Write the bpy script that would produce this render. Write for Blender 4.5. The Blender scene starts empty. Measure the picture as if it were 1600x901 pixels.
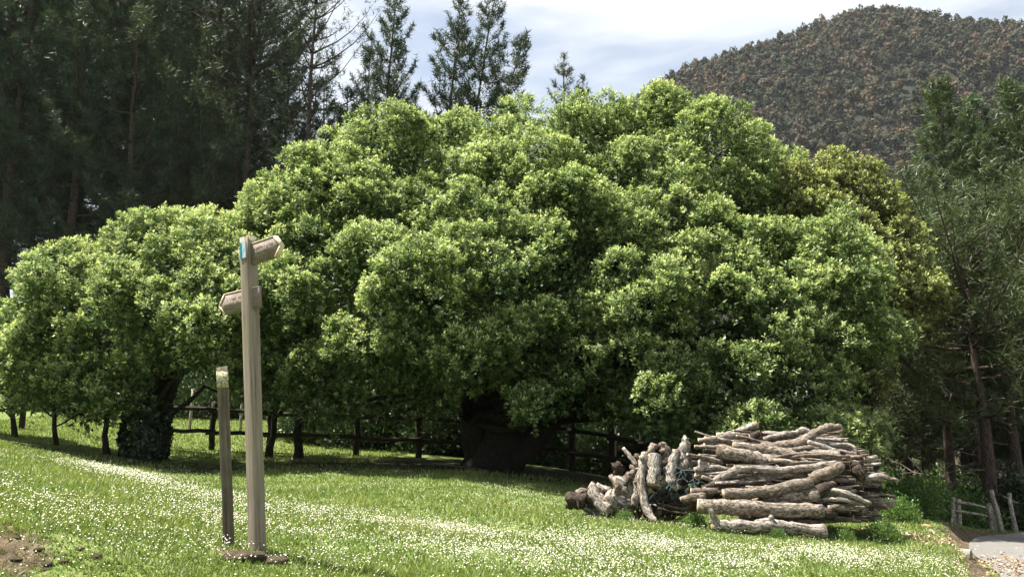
import bpy, math, numpy as np
from mathutils import Vector
R = math.radians
sc = bpy.context.scene
C = sc.collection
rng = np.random.default_rng(7)

# ------------------------------------------------------------------ camera
EYE = 1.6
F = 1256.0
PITCH = R(8.6)
cam_d = bpy.data.cameras.new("camera"); cam = bpy.data.objects.new("camera", cam_d); C.objects.link(cam)
cam_d.sensor_width = 36.0; cam_d.lens = 36.0 * F / 1600.0
cam_d.clip_start = 0.05; cam_d.clip_end = 6000
cam.location = (0, 0, EYE); cam.rotation_euler = (R(90) + PITCH, 0, 0)
sc.camera = cam

# ------------------------------------------------------------------ sky, sun, exposure
SUN_ELEV, SUN_AZ = R(65), R(-80)          # azimuth measured from +Y (view direction) clockwise: left of the view
sun_dir = Vector((math.sin(SUN_AZ) * math.cos(SUN_ELEV), math.cos(SUN_AZ) * math.cos(SUN_ELEV), math.sin(SUN_ELEV)))
w = bpy.data.worlds.new("World"); sc.world = w; w.use_nodes = True
nt = w.node_tree; nt.nodes.clear()
def N(t, typ, **kw):
    n = t.nodes.new(typ)
    for k, v in kw.items():
        if k in n.inputs.keys() if hasattr(n.inputs, 'keys') else False: n.inputs[k].default_value = v
        else: setattr(n, k, v)
    return n
sky = nt.nodes.new('ShaderNodeTexSky'); sky.sky_type = 'NISHITA'; sky.sun_disc = False
sky.sun_elevation = SUN_ELEV; sky.sun_rotation = SUN_AZ; sky.dust_density = 1.5; sky.air_density = 1.0
tc = nt.nodes.new('ShaderNodeTexCoord')
mp = nt.nodes.new('ShaderNodeMapping'); mp.inputs['Scale'].default_value = (1.5, 1.5, 6.5); mp.inputs['Rotation'].default_value = (0.0, R(9), R(20))
nz = nt.nodes.new('ShaderNodeTexNoise'); nz.inputs['Scale'].default_value = 1.35; nz.inputs['Detail'].default_value = 7; nz.inputs['Roughness'].default_value = 0.5
nz.inputs['Distortion'].default_value = 0.35
rmp = nt.nodes.new('ShaderNodeMapRange'); rmp.inputs['From Min'].default_value = 0.36; rmp.inputs['From Max'].default_value = 0.58; rmp.interpolation_type = 'SMOOTHSTEP'
rmp.inputs['To Min'].default_value = 0.26; rmp.inputs['To Max'].default_value = 0.97
mx = nt.nodes.new('ShaderNodeMix'); mx.data_type = 'RGBA'
mx.inputs['B'].default_value = (5.9, 6.2, 6.5, 1)
bg = nt.nodes.new('ShaderNodeBackground'); bg.inputs['Strength'].default_value = 0.05
ow = nt.nodes.new('ShaderNodeOutputWorld')
L = nt.links.new
L(tc.outputs['Generated'], mp.inputs['Vector']); L(mp.outputs['Vector'], nz.inputs['Vector']); L(nz.outputs['Fac'], rmp.inputs['Value'])
L(rmp.outputs['Result'], mx.inputs['Factor']); L(sky.outputs['Color'], mx.inputs['A']); L(mx.outputs['Result'], bg.inputs['Color']); L(bg.outputs['Background'], ow.inputs['Surface'])
sd = bpy.data.lights.new("sun", 'SUN'); so = bpy.data.objects.new("sun", sd); C.objects.link(so)
sd.energy = 5.0; sd.angle = R(0.8); sd.color = (1.0, 0.95, 0.86)
so.rotation_euler = (-sun_dir).to_track_quat('-Z', 'Y').to_euler(); so.location = (0, 0, 40)
sc.view_settings.view_transform = 'Standard'; sc.view_settings.look = 'None'
sc.view_settings.exposure = 1.78; sc.view_settings.gamma = 1.0; sc.view_settings.use_curve_mapping = False
sc.render.engine = 'CYCLES'
cy = sc.cycles
cy.use_denoising = True; cy.max_bounces = 6; cy.diffuse_bounces = 3; cy.glossy_bounces = 2; cy.transmission_bounces = 4
cy.transparent_max_bounces = 4; cy.sample_clamp_indirect = 6; cy.caustics_reflective = False; cy.caustics_refractive = False
cy.volume_bounces = 0

# ------------------------------------------------------------------ helpers
def ray(x, y):
    rx = (x - 800) / F; ry = (450.5 - y) / F
    return np.array([rx, math.cos(PITCH) - ry * math.sin(PITCH), math.sin(PITCH) + ry * math.cos(PITCH)])
def at(x, y, d):
    """world point on the line of sight of a photo pixel, d metres ahead"""
    r = ray(x, y); return np.array([0, 0, EYE]) + r * (d / r[1])
def project(P):
    P = np.atleast_2d(P).astype(float); q = P - np.array([0, 0, EYE])
    cp, sp = math.cos(PITCH), math.sin(PITCH)
    dep = q[:, 1] * cp + q[:, 2] * sp; up = -q[:, 1] * sp + q[:, 2] * cp
    dep = np.where(dep < 0.1, 0.1, dep)
    return 800 + F * q[:, 0] / dep, 450.5 - F * up / dep
def unit(v):
    v = np.asarray(v, float); return v / np.maximum(np.linalg.norm(v, axis=-1, keepdims=True), 1e-9)
def mesh(name, V, faces, mat=None, smooth=False, attrs=None):
    """faces: list of int arrays (n,k)"""
    V = np.asarray(V, np.float32)
    me = bpy.data.meshes.new(name)
    fs = [np.asarray(f, np.int32) for f in faces if len(f)]
    me.vertices.add(len(V)); me.vertices.foreach_set('co', V.ravel())
    nl = sum(f.size for f in fs); npoly = sum(len(f) for f in fs)
    me.loops.add(nl); me.polygons.add(npoly)
    me.loops.foreach_set('vertex_index', np.concatenate([f.ravel() for f in fs]))
    tot = np.concatenate([np.full(len(f), f.shape[1], np.int32) for f in fs])
    st = np.concatenate([[0], np.cumsum(tot)[:-1]]).astype(np.int32)
    me.polygons.foreach_set('loop_start', st); me.polygons.foreach_set('loop_total', tot)
    if smooth: me.polygons.foreach_set('use_smooth', np.ones(npoly, bool))
    for k, a in (attrs or {}).items():
        a = np.asarray(a, np.float32)
        if a.ndim == 1:
            at_ = me.attributes.new(k, 'FLOAT', 'POINT'); at_.data.foreach_set('value', a)
        else:
            at_ = me.attributes.new(k, 'FLOAT_VECTOR', 'POINT'); at_.data.foreach_set('vector', a.ravel())
    me.update(calc_edges=True)
    if mat is not None: me.materials.append(mat)
    return me
def obj(name, me, parent=None, loc=(0, 0, 0), rot=(0, 0, 0), scale=(1, 1, 1)):
    o = bpy.data.objects.new(name, me); C.objects.link(o)
    o.location = loc; o.rotation_euler = rot; o.scale = scale
    if parent is not None: o.parent = parent
    return o
def tag(o, label=None, cat=None, group=None, kind=None):
    if label: o['label'] = label
    if cat: o['category'] = cat
    if group: o['group'] = group
    if kind: o['kind'] = kind
    return o
def thing(name, label, cat, loc=(0, 0, 0), rot=(0, 0, 0), group=None, scale=(1, 1, 1)):
    return tag(obj(name, None, None, loc, rot, scale), label, cat, group)
def copy_tree(o, loc, rot=(0, 0, 0), scale=(1, 1, 1), label=None, group=None):
    c = o.copy(); C.objects.link(c); c.location = loc; c.rotation_euler = rot; c.scale = scale
    if label: c['label'] = label
    if group: c['group'] = group
    for ch in o.children:
        d = ch.copy(); C.objects.link(d); d.parent = c
        for g in ch.children:
            e = g.copy(); C.objects.link(e); e.parent = d
    return c

# smooth 3-D value noise for shaping
_tab = rng.random((32, 32, 32))
def vnoise(P, s=1.0):
    P = np.asarray(P, float) * s + 100.0
    i = np.floor(P).astype(int); f = P - i; f = f * f * (3 - 2 * f)
    out = 0
    for dx in (0, 1):
        for dy in (0, 1):
            for dz in (0, 1):
                wgt = (f[..., 0] if dx else 1 - f[..., 0]) * (f[..., 1] if dy else 1 - f[..., 1]) * (f[..., 2] if dz else 1 - f[..., 2])
                out = out + wgt * _tab[(i[..., 0] + dx) % 32, (i[..., 1] + dy) % 32, (i[..., 2] + dz) % 32]
    return out * 2 - 1

# ------------------------------------------------------------------ materials
def new_mat(name):
    m = bpy.data.materials.new(name); m.use_nodes = True; m.node_tree.nodes.clear(); return m, m.node_tree
def ramp(t, src, stops, interp='LINEAR'):
    r = t.nodes.new('ShaderNodeValToRGB'); r.color_ramp.interpolation = interp
    el = r.color_ramp.elements
    while len(el) < len(stops): el.new(0.5)
    for e, (p, c) in zip(el, stops): e.position = p; e.color = (*c, 1)
    t.links.new(src, r.inputs['Fac']); return r.outputs['Color']
def noise(t, vec, scale, detail=4, rough=0.55, dist=0.0):
    n = t.nodes.new('ShaderNodeTexNoise'); n.inputs['Scale'].default_value = scale; n.inputs['Detail'].default_value = detail
    n.inputs['Roughness'].default_value = rough; n.inputs['Distortion'].default_value = dist
    if vec is not None: t.links.new(vec, n.inputs['Vector'])
    return n.outputs['Fac']
def mixc(t, fac, a, b, blend='MIX'):
    m = t.nodes.new('ShaderNodeMix'); m.data_type = 'RGBA'; m.blend_type = blend
    for s, v in (('Factor', fac), ('A', a), ('B', b)):
        if isinstance(v, bpy.types.NodeSocket): t.links.new(v, m.inputs[s])
        elif s == 'Factor': m.inputs[s].default_value = v
        else: m.inputs[s].default_value = (*v, 1)
    return m.outputs['Result']
def maprange(t, v, a, b, c=0.0, d=1.0):
    m = t.nodes.new('ShaderNodeMapRange'); t.links.new(v, m.inputs['Value'])
    for k, x in zip(('From Min', 'From Max', 'To Min', 'To Max'), (a, b, c, d)): m.inputs[k].default_value = x
    return m.outputs['Result']
def attr(t, name, out='Fac'):
    a = t.nodes.new('ShaderNodeAttribute'); a.attribute_name = name; return a.outputs[out]
def coords(t, kind='Object', scale=None):
    c = t.nodes.new('ShaderNodeTexCoord').outputs[kind]
    return scaled(t, c, scale) if scale else c
def scaled(t, vec, s):
    m = t.nodes.new('ShaderNodeMapping'); m.inputs['Scale'].default_value = s; t.links.new(vec, m.inputs['Vector']); return m.outputs['Vector']
def principled(t, col, rough=0.85, bump=None, bump_s=0.4, bump_d=0.02, spec=0.25):
    p = t.nodes.new('ShaderNodeBsdfPrincipled'); o = t.nodes.new('ShaderNodeOutputMaterial')
    if isinstance(col, bpy.types.NodeSocket): t.links.new(col, p.inputs['Base Color'])
    else: p.inputs['Base Color'].default_value = (*col, 1)
    p.inputs['Roughness'].default_value = rough; p.inputs['Specular IOR Level'].default_value = spec
    if bump is not None:
        b = t.nodes.new('ShaderNodeBump'); b.inputs['Strength'].default_value = bump_s; b.inputs['Distance'].default_value = bump_d
        t.links.new(bump, b.inputs['Height']); t.links.new(b.outputs['Normal'], p.inputs['Normal'])
    t.links.new(p.outputs['BSDF'], o.inputs['Surface']); return p
def leaf_mat(name, stops, transl=0.3, rough=0.42, spec=0.45, trans_tint=(1.0, 1.0, 0.6), objvar=0.0):
    m, t = new_mat(name)
    col = ramp(t, attr(t, 't'), stops)
    if objvar:
        oi = t.nodes.new('ShaderNodeObjectInfo')
        col = mixc(t, maprange(t, oi.outputs['Random'], 0, 1, 0, objvar), col, (0.10, 0.075, 0.025), 'MIX')
    p = t.nodes.new('ShaderNodeBsdfPrincipled'); t.links.new(col, p.inputs['Base Color'])
    p.inputs['Roughness'].default_value = rough; p.inputs['Specular IOR Level'].default_value = spec
    tr = t.nodes.new('ShaderNodeBsdfTranslucent'); t.links.new(mixc(t, 1.0, col, trans_tint, 'MULTIPLY'), tr.inputs['Color'])
    ms = t.nodes.new('ShaderNodeMixShader'); ms.inputs['Fac'].default_value = transl
    t.links.new(p.outputs['BSDF'], ms.inputs[1]); t.links.new(tr.outputs['BSDF'], ms.inputs[2])
    o = t.nodes.new('ShaderNodeOutputMaterial'); t.links.new(ms.outputs['Shader'], o.inputs['Surface'])
    return m
M = {}
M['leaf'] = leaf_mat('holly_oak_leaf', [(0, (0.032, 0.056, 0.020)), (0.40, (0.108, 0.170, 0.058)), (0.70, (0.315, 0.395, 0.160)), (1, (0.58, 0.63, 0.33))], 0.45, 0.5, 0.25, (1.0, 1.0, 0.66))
M['leaf_brown'] = leaf_mat('brown_oak_leaf', [(0, (0.038, 0.038, 0.022)), (0.45, (0.110, 0.112, 0.050)), (0.75, (0.31, 0.365, 0.125)), (1, (0.54, 0.59, 0.25))], 0.36, 0.55, 0.22, (1.0, 1.0, 0.62))
M['ivy'] = leaf_mat('ivy_leaf', [(0, (0.006, 0.013, 0.006)), (1, (0.026, 0.048, 0.016))], 0.15)
M['shrub'] = leaf_mat('shrub_leaf', [(0, (0.035, 0.075, 0.018)), (1, (0.15, 0.25, 0.055))], 0.35)
M['thicket'] = leaf_mat('thicket_leaf', [(0, (0.014, 0.026, 0.010)), (1, (0.060, 0.100, 0.030))], 0.2)  # leaf colour darkened to carry the shade behind the big crown
M['needle'] = leaf_mat('pine_needle', [(0, (0.020, 0.036, 0.022)), (0.6, (0.052, 0.090, 0.048)), (1, (0.11, 0.155, 0.075))], 0.25, 0.5, 0.3, objvar=0.14)
M['needle_r'] = leaf_mat('green_pine_needle', [(0, (0.026, 0.050, 0.024)), (0.6, (0.068, 0.118, 0.050)), (1, (0.16, 0.21, 0.08))], 0.28, 0.5, 0.3, objvar=0.45)  # paler, greener needle colour than the dark wood's pines
M['far'] = leaf_mat('far_forest_leaf', [(0, (0.018, 0.027, 0.014)), (0.4, (0.042, 0.047, 0.023)), (0.72, (0.068, 0.055, 0.030)), (1, (0.098, 0.064, 0.040))], 0.15, 0.7, 0.1)
M['grass'] = leaf_mat('grass_blade', [(0, (0.085, 0.130, 0.034)), (0.55, (0.175, 0.235, 0.062)), (0.85, (0.27, 0.30, 0.10)), (1, (0.38, 0.34, 0.16))], 0.35, 0.5, 0.25)
m, t = new_mat('daisy_petal'); principled(t, (0.56, 0.54, 0.48), 0.85); M['petal'] = m
m, t = new_mat('daisy_centre'); principled(t, (0.75, 0.50, 0.06), 0.7); M['centre'] = m

def bark_mat(name, stops, zs=3.0, bump_d=0.02, patch=None):
    m, t = new_mat(name)
    st = attr(t, 'st', 'Vector')
    n1 = noise(t, scaled(t, st, (20, 20, zs * 3.6)), 1.6, 8, 0.75, 0.5); n2 = noise(t, scaled(t, st, (8, 8, 5.0)), 2.0, 5, 0.65, 0.5)
    n3 = noise(t, scaled(t, st, (15, 15, 11)), 2.0, 6, 0.72)
    c = ramp(t, n1, [(0.5 + (p - 0.5) * 0.42, q) for p, q in stops])
    if patch is not None:
        c = mixc(t, maprange(t, n2, 0.50, 0.54), c, mixc(t, maprange(t, n1, .42, .58), (patch[0] * .45, patch[1] * .42, patch[2] * .4), patch))
    c = mixc(t, maprange(t, n3, 0.50, 0.58, 0, 0.82), c, (0.042, 0.034, 0.027))
    if patch is not None:
        oi = t.nodes.new('ShaderNodeObjectInfo')
        c = mixc(t, maprange(t, oi.outputs['Random'], 0, 1, 0.0, 0.55), c, (0.075, 0.052, 0.036))
    principled(t, c, 0.92, n1, 1.0, bump_d * 1.6, spec=.15); return m
M['bark'] = bark_mat('weathered_log_bark', [(0.25, (0.046, 0.035, 0.027)), (0.45, (0.18, 0.143, 0.110)), (0.62, (0.32, 0.272, 0.222)), (0.8, (0.45, 0.40, 0.34))], 2.2, 0.012, (0.36, 0.315, 0.265))
M['bark_pale'] = bark_mat('pale_barkless_wood', [(0.25, (0.085, 0.068, 0.054)), (0.45, (0.22, 0.188, 0.158)), (0.65, (0.36, 0.325, 0.285)), (0.85, (0.47, 0.44, 0.395))], 1.2, 0.010)
M['bark_dark'] = bark_mat('dark_rotten_bark', [(0.3, (0.020, 0.015, 0.012)), (0.6, (0.075, 0.055, 0.042)), (0.85, (0.16, 0.13, 0.10))], 2.5, 0.02)
M['pine_bark'] = bark_mat('pine_trunk_bark', [(0.25, (0.025, 0.018, 0.014)), (0.5, (0.085, 0.060, 0.046)), (0.8, (0.17, 0.135, 0.11))], 1.2, 0.03)
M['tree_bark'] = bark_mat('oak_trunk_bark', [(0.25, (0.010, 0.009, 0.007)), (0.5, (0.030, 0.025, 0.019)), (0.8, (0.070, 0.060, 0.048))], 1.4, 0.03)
M['dead'] = bark_mat('dead_branch_bark', [(0.25, (0.06, 0.05, 0.04)), (0.6, (0.15, 0.13, 0.11)), (0.85, (0.28, 0.255, 0.22))], 1.2, 0.01)
M['rail'] = bark_mat('fence_rail_wood', [(0.25, (0.015, 0.012, 0.009)), (0.6, (0.040, 0.032, 0.024)), (0.85, (0.080, 0.065, 0.050))], 1.2, 0.008)
M['stake'] = bark_mat('grey_stake_wood', [(0.25, (0.19, 0.16, 0.125)), (0.6, (0.40, 0.36, 0.30)), (0.85, (0.54, 0.50, 0.43))], 1.2, 0.008)
m, t = new_mat('cut_log_end')
v = coords(t, 'Object'); n1 = noise(t, v, 30, 5, 0.6)
principled(t, ramp(t, n1, [(0.3, (0.24, 0.165, 0.10)), (0.6, (0.45, 0.345, 0.24)), (0.85, (0.58, 0.48, 0.36))]), 0.9, n1, 0.5, 0.005); M['cut'] = m
m, t = new_mat('fresh_cut_end')
n1 = noise(t, coords(t, 'Object'), 30, 5, 0.6)
principled(t, ramp(t, n1, [(0.3, (0.36, 0.20, 0.07)), (0.7, (0.55, 0.36, 0.16))]), 0.85, n1, 0.4, 0.004); M['cut_fresh'] = m
m, t = new_mat('dark_end')
n1 = noise(t, coords(t, 'Object'), 30, 5, 0.6)
principled(t, ramp(t, n1, [(0.3, (0.03, 0.022, 0.016)), (0.8, (0.16, 0.12, 0.085))]), 0.95, n1, 0.6, 0.006); M['cut_dark'] = m

def post_mat(name, stops, mossy=0.0, top=None):
    m, t = new_mat(name)
    v = coords(t, 'Object'); n1 = noise(t, scaled(t, v, (28, 28, 1.3)), 1.5, 6, 0.65, 0.3); n2 = noise(t, v, 5.0, 5, 0.6)
    n3 = noise(t, scaled(t, v, (22, 22, 0.9)), 2.0, 2, 0.5)
    c = ramp(t, n1, stops)
    crack = maprange(t, n3, 0.30, 0.335, 1.0, 0.0)
    c = mixc(t, crack, c, (0.055, 0.040, 0.03))
    if mossy: c = mixc(t, maprange(t, n2, 0.50, 0.72, 0, mossy), c, (0.17, 0.19, 0.10))
    principled(t, c, 0.88, n1, 0.5, 0.004); return m
M['post'] = post_mat('weathered_signpost_wood', [(0.25, (0.10, 0.078, 0.060)), (0.5, (0.215, 0.175, 0.138)), (0.8, (0.31, 0.265, 0.215))], 0.7)
M['marker'] = post_mat('dark_marker_wood', [(0.25, (0.045, 0.036, 0.026)), (0.5, (0.105, 0.085, 0.062)), (0.8, (0.20, 0.165, 0.125))], 0.5)
m, t = new_mat('flaking_pale_paint')
n1 = noise(t, coords(t, 'Object'), 45, 5, 0.7)
principled(t, ramp(t, n1, [(0.40, (0.13, 0.12, 0.075)), (0.50, (0.36, 0.35, 0.22)), (0.66, (0.62, 0.60, 0.42))]), 0.9, n1, 0.4, 0.003); M['flake'] = m
m, t = new_mat('cream_edge_paint')
n1 = noise(t, coords(t, 'Object'), 40, 5, 0.7)
principled(t, ramp(t, n1, [(0.30, (0.28, 0.22, 0.13)), (0.50, (0.58, 0.50, 0.32)), (0.75, (0.72, 0.65, 0.47))]), 0.8); M['cream'] = m
m, t = new_mat('board_face_wood')
v = coords(t, 'Object')
n1 = noise(t, scaled(t, v, (4, 4, 34)), 1.5, 6, 0.65, 0.3)
c = ramp(t, n1, [(0.25, (0.12, 0.095, 0.078)), (0.55, (0.215, 0.178, 0.150)), (0.85, (0.29, 0.25, 0.21))])
wv = noise(t, scaled(t, v, (70, 70, 40)), 1.0, 2, 0.5)
c = mixc(t, maprange(t, noise(t, v, 11, 3), 0.45, 0.65, 0, 0.55), c, (0.12, 0.09, 0.072))
principled(t, c, 0.9, n1, 0.4, 0.003); M['board'] = m
m, t = new_mat('carved_mark'); principled(t, (0.06, 0.045, 0.035), 0.95); M['carve'] = m
m, t = new_mat('plaque_white'); principled(t, mixc(t, maprange(t, noise(t, coords(t, 'Object'), 24, 4), 0.42, 0.6), (0.42, 0.52, 0.55), (0.22, 0.38, 0.45)), 0.5); M['plaque'] = m
m, t = new_mat('plaque_blue'); principled(t, (0.03, 0.18, 0.22), 0.5); M['plaque_blue'] = m

# ground
m, t = new_mat('meadow_ground')
v = coords(t, 'Object')
n1 = noise(t, v, 0.55, 5, 0.6); n2 = noise(t, v, 9.0, 6, 0.7); n3 = noise(t, v, 2.3, 6, 0.65)
c = ramp(t, n2, [(0.25, (0.055, 0.082, 0.024)), (0.5, (0.110, 0.150, 0.042)), (0.75, (0.18, 0.21, 0.065))])
c = mixc(t, maprange(t, n1, 0.52, 0.72, 0, 0.55), c, (0.19, 0.20, 0.055))
soil = ramp(t, n2, [(0.30, (0.030, 0.022, 0.014)), (0.5, (0.095, 0.070, 0.045)), (0.75, (0.20, 0.155, 0.105))])
dm = t.nodes.new('ShaderNodeMath'); dm.operation = 'ADD'
L2 = t.links.new
L2(attr(t, 'soil'), dm.inputs[0]); L2(maprange(t, n3, 0.3, 0.7, -0.45, 0.45), dm.inputs[1])
c = mixc(t, maprange(t, dm.outputs[0], 0.40, 0.62), c, soil)
litter_shade_col = ramp(t, n2, [(0.25, (0.018, 0.016, 0.010)), (0.6, (0.046, 0.040, 0.022)), (0.85, (0.085, 0.070, 0.040))])
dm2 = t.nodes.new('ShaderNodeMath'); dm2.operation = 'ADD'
L2(attr(t, 'litter_shade'), dm2.inputs[0]); L2(maprange(t, n3, 0.3, 0.7, -0.5, 0.5), dm2.inputs[1])
c = mixc(t, maprange(t, dm2.outputs[0], 0.45, 0.65), c, litter_shade_col)
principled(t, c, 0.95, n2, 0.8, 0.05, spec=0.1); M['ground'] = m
m, t = new_mat('worn_asphalt')
v = coords(t, 'Object'); n1 = noise(t, v, 70, 4, 0.7); n2 = noise(t, v, 0.8, 5, 0.6)
c = ramp(t, n1, [(0.3, (0.09, 0.086, 0.08)), (0.7, (0.17, 0.162, 0.15))])
c = mixc(t, maprange(t, n2, 0.45, 0.65, 0, 0.6), c, (0.20, 0.185, 0.165))
principled(t, c, 0.9, n1, 0.3, 0.01); M['road'] = m
m, t = new_mat('hill_soil'); principled(t, ramp(t, noise(t, coords(t, 'Object'), 0.05, 5), [(0.3, (0.012, 0.015, 0.009)), (0.7, (0.030, 0.030, 0.018))]), 0.95); M['hill'] = m
m, t = new_mat('dry_leaf'); principled(t, ramp(t, attr(t, 't'), [(0, (0.13, 0.085, 0.05)), (0.5, (0.27, 0.19, 0.12)), (1, (0.42, 0.33, 0.23))]), 0.85); M['dry'] = m
m, t = new_mat('field_stone'); n1 = noise(t, coords(t, 'Object'), 14, 5); principled(t, ramp(t, n1, [(0.3, (0.20, 0.165, 0.13)), (0.7, (0.44, 0.37, 0.30))]), 0.9, n1, 0.6, 0.02); M['stone'] = m
m, t = new_mat('ochre_stone'); n1 = noise(t, coords(t, 'Object'), 14, 5); principled(t, ramp(t, n1, [(0.3, (0.24, 0.13, 0.07)), (0.7, (0.46, 0.29, 0.17))]), 0.9, n1, 0.6, 0.02); M['ochre'] = m
m, t = new_mat('pipe_concrete'); n1 = noise(t, coords(t, 'Object'), 20, 5); principled(t, ramp(t, n1, [(0.3, (0.24, 0.23, 0.20)), (0.7, (0.42, 0.40, 0.36))]), 0.9, n1, 0.4, 0.01); M['concrete'] = m
m, t = new_mat('blue_grey_net'); principled(t, (0.10, 0.135, 0.15), 0.7); M['net'] = m
m, t = new_mat('fence_wire'); principled(t, (0.22, 0.21, 0.20), 0.5); M['wire'] = m

# ------------------------------------------------------------------ road line and terrain
ROADC = np.array([(-30, -2.5), (-14, -1.2), (-5, -0.8), (0, -0.2), (3.2, 2.2), (5.6, 5.6), (7.6, 9.2), (9.0, 12.2), (10.5, 14.3), (13, 15.7), (20, 16.8), (40, 18)], float)
def catmull(P, n):
    P = np.asarray(P, float); Q = np.vstack([2 * P[0] - P[1], P, 2 * P[-1] - P[-2]])
    out = []
    for i in range(1, len(Q) - 2):
        u = np.linspace(0, 1, n, endpoint=False)[:, None]
        a, b, c, d = Q[i - 1], Q[i], Q[i + 1], Q[i + 2]
        out.append(0.5 * ((2 * b) + (-a + c) * u + (2 * a - 5 * b + 4 * c - d) * u ** 2 + (-a + 3 * b - 3 * c + d) * u ** 3))
    return np.vstack(out + [P[-1:]])
RC = catmull(ROADC, 24)
def road_z(y): return -0.0036 * np.clip(y, 0, 17.5) ** 2
RW = 2.0
CP = np.array([
 (-1.92, 6.3, .52), (0, 6.4, .35), (2.2, 6.8, .22), (0, 9, .33), (0, 12, .35), (-1, 15.5, .36), (-.55, 19.5, .27), (-3.5, 15.5, .38), (-7.5, 16, .48),
 (1.6, 21, .04), (3.2, 10.2, .08), (1.0, 12, .16), (4.3, 8.3, .02), (6.0, 11.4, -.16), (4.6, 12.5, -.12), (3, 16, -.08), (5, 20, -.6), (7.5, 16, -.45), (8.6, 18, -.95),
 (-3.1, 5.0, .80), (-4.0, 6.5, .92), (-2.6, 8.5, .60), (-4.7, 10, .80), (-7.8, 13, 1.0), (-3.8, 9.1, .70), (-4.4, 12.5, .42), (-6.5, 14.2, .52), (-7, 8, 1.15), (-12, 10, 1.6),
 (-12, 20, .94), (-11, 19, .85), (-9.3, 18.5, .63), (-6.8, 21.5, .5), (-4.3, 21.8, .42), (-12, 30, 1.35), (-5, 30, 1.0), (-3.5, 25, .45), (-18, 25, 1.5),
 (0, 28, .1), (0, 40, 0), (-25, 40, 4), (-40, 40, 8), (-30, 60, 8), (0, 60, 0), (10, 30, -2.0), (16, 22, -1.9), (11, 19, -1.15), (25, 30, -3), (25, 45, -4), (30, 60, -5), (-25, 15, 3),
 (-3, 2.3, .35), (0, 3.5, .2), (-8, 3, .7), (-15, 3, 1.2), (0, -5, 0), (10, 0, -.3), (12, 8, -.6), (18, 12, -1.2), (-14, -6, 0)], float)
def tps_fit(cp, lam=0.02):
    n = len(cp); X = cp[:, :2]
    r2 = ((X[:, None] - X[None]) ** 2).sum(-1); K = 0.5 * r2 * np.log(r2 + 1e-9)
    P = np.hstack([np.ones((n, 1)), X]); A = np.zeros((n + 3, n + 3)); A[:n, :n] = K + lam * np.eye(n); A[:n, n:] = P; A[n:, :n] = P.T
    return np.linalg.solve(A, np.concatenate([cp[:, 2], [0, 0, 0]]))
TW = tps_fit(CP)
def tps(x, y):
    X = np.stack([x, y], -1); out = TW[-3] + TW[-2] * x + TW[-1] * y
    for i, c in enumerate(CP):
        r2 = ((X - c[:2]) ** 2).sum(-1); out = out + TW[i] * 0.5 * r2 * np.log(r2 + 1e-9)
    return out
def sm(a, b, x):
    u = np.clip((x - a) / (b - a), 0, 1); return u * u * (3 - 2 * u)
def road_dist(x, y):
    d = np.full(x.shape, 1e9); zr = np.zeros(x.shape)
    for p in RC[::2]:
        dd = np.hypot(x - p[0], y - p[1]); k = dd < d; d = np.where(k, dd, d); zr = np.where(k, p[1], zr)
    return d, road_z(zr)
def ground(x, y):
    x = np.asarray(x, float); y = np.asarray(y, float)
    sh = x.shape; x = x.ravel(); y = y.ravel()
    xc = np.clip(x, -40, 34); yc = np.clip(y, -8, 62)
    z = tps(xc, yc)
    far = np.hypot(x - xc, y - yc); z = z * np.exp(-far / 80) + (-4.0) * (1 - np.exp(-far / 80))
    near = np.exp(-((x / 14) ** 2 + ((y - 9) / 12) ** 2))
    z = z + near * (0.035 * vnoise(np.stack([x, y, 0 * x], -1), 0.9) + 0.015 * vnoise(np.stack([x, y, 0 * x + 5], -1), 3.1))
    # eroded notch in the bank in front of the mound
    for (ex, ey, er, ed) in ((-3.1, 5.05, .26, .15), (-2.6, 5.0, .16, .09), (-2.9, 4.7, .2, .07), (-2.35, 4.8, .16, .06)):
        z = z - ed * np.exp(-(((x - ex) / (er * 1.6)) ** 2 + ((y - ey) / er) ** 2))
    z = z + 0.07 * np.exp(-(((x + 1.92) / .35) ** 2 + ((y - 6.15) / .22) ** 2))
    d, zr = road_dist(x, y)
    k = sm(RW + 0.12, RW + 0.42, d)
    z = (zr - 0.03) * (1 - k) + z * k
    return z.reshape(sh)
def gz(x, y): return float(ground(np.array([x]), np.array([y]))[0])

def spaced(lo, hi, c, n, s):
    a = np.arcsinh((lo - c) / s); b = np.arcsinh((hi - c) / s); return c + s * np.sinh(np.linspace(a, b, n))
xs = spaced(-900, 900, -.5, 340, 6.0); ys = spaced(-120, 900, 7, 300, 6.0)
gx, gy = np.meshgrid(xs, ys); gzv = ground(gx, gy)
V = np.stack([gx, gy, gzv], -1).reshape(-1, 3)
nx, ny = len(xs), len(ys)
idx = np.arange(nx * ny).reshape(ny, nx)
Fq = np.stack([idx[:-1, :-1], idx[:-1, 1:], idx[1:, 1:], idx[1:, :-1]], -1).reshape(-1, 4)
dR, _ = road_dist(V[:, 0], V[:, 1])
soil = np.exp(-((dR - RW - 0.22) / 0.24) ** 2) * 1.0
for (ex, ey, ex_r, ey_r, a) in ((-3.25, 5.15, .42, .42, .95), (-2.70, 4.95, .42, .16, .85), (-4.4, 6.3, .5, .5, .5), (-1.92, 6.12, .32, .16, .9), (4.55, 8.7, .35, .8, .7), (5.6, 11.2, .7, .8, .75), (-2.0, 4.5, .6, .25, .6), (-2.65, 4.35, .35, .25, .8), (-6.3, 13.3, 1.6, .6, .55)):
    soil = np.maximum(soil, a * np.exp(-(((V[:, 0] - ex) / ex_r) ** 2 + ((V[:, 1] - ey) / ey_r) ** 2)))
litter_shade = np.zeros(len(V))
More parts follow.
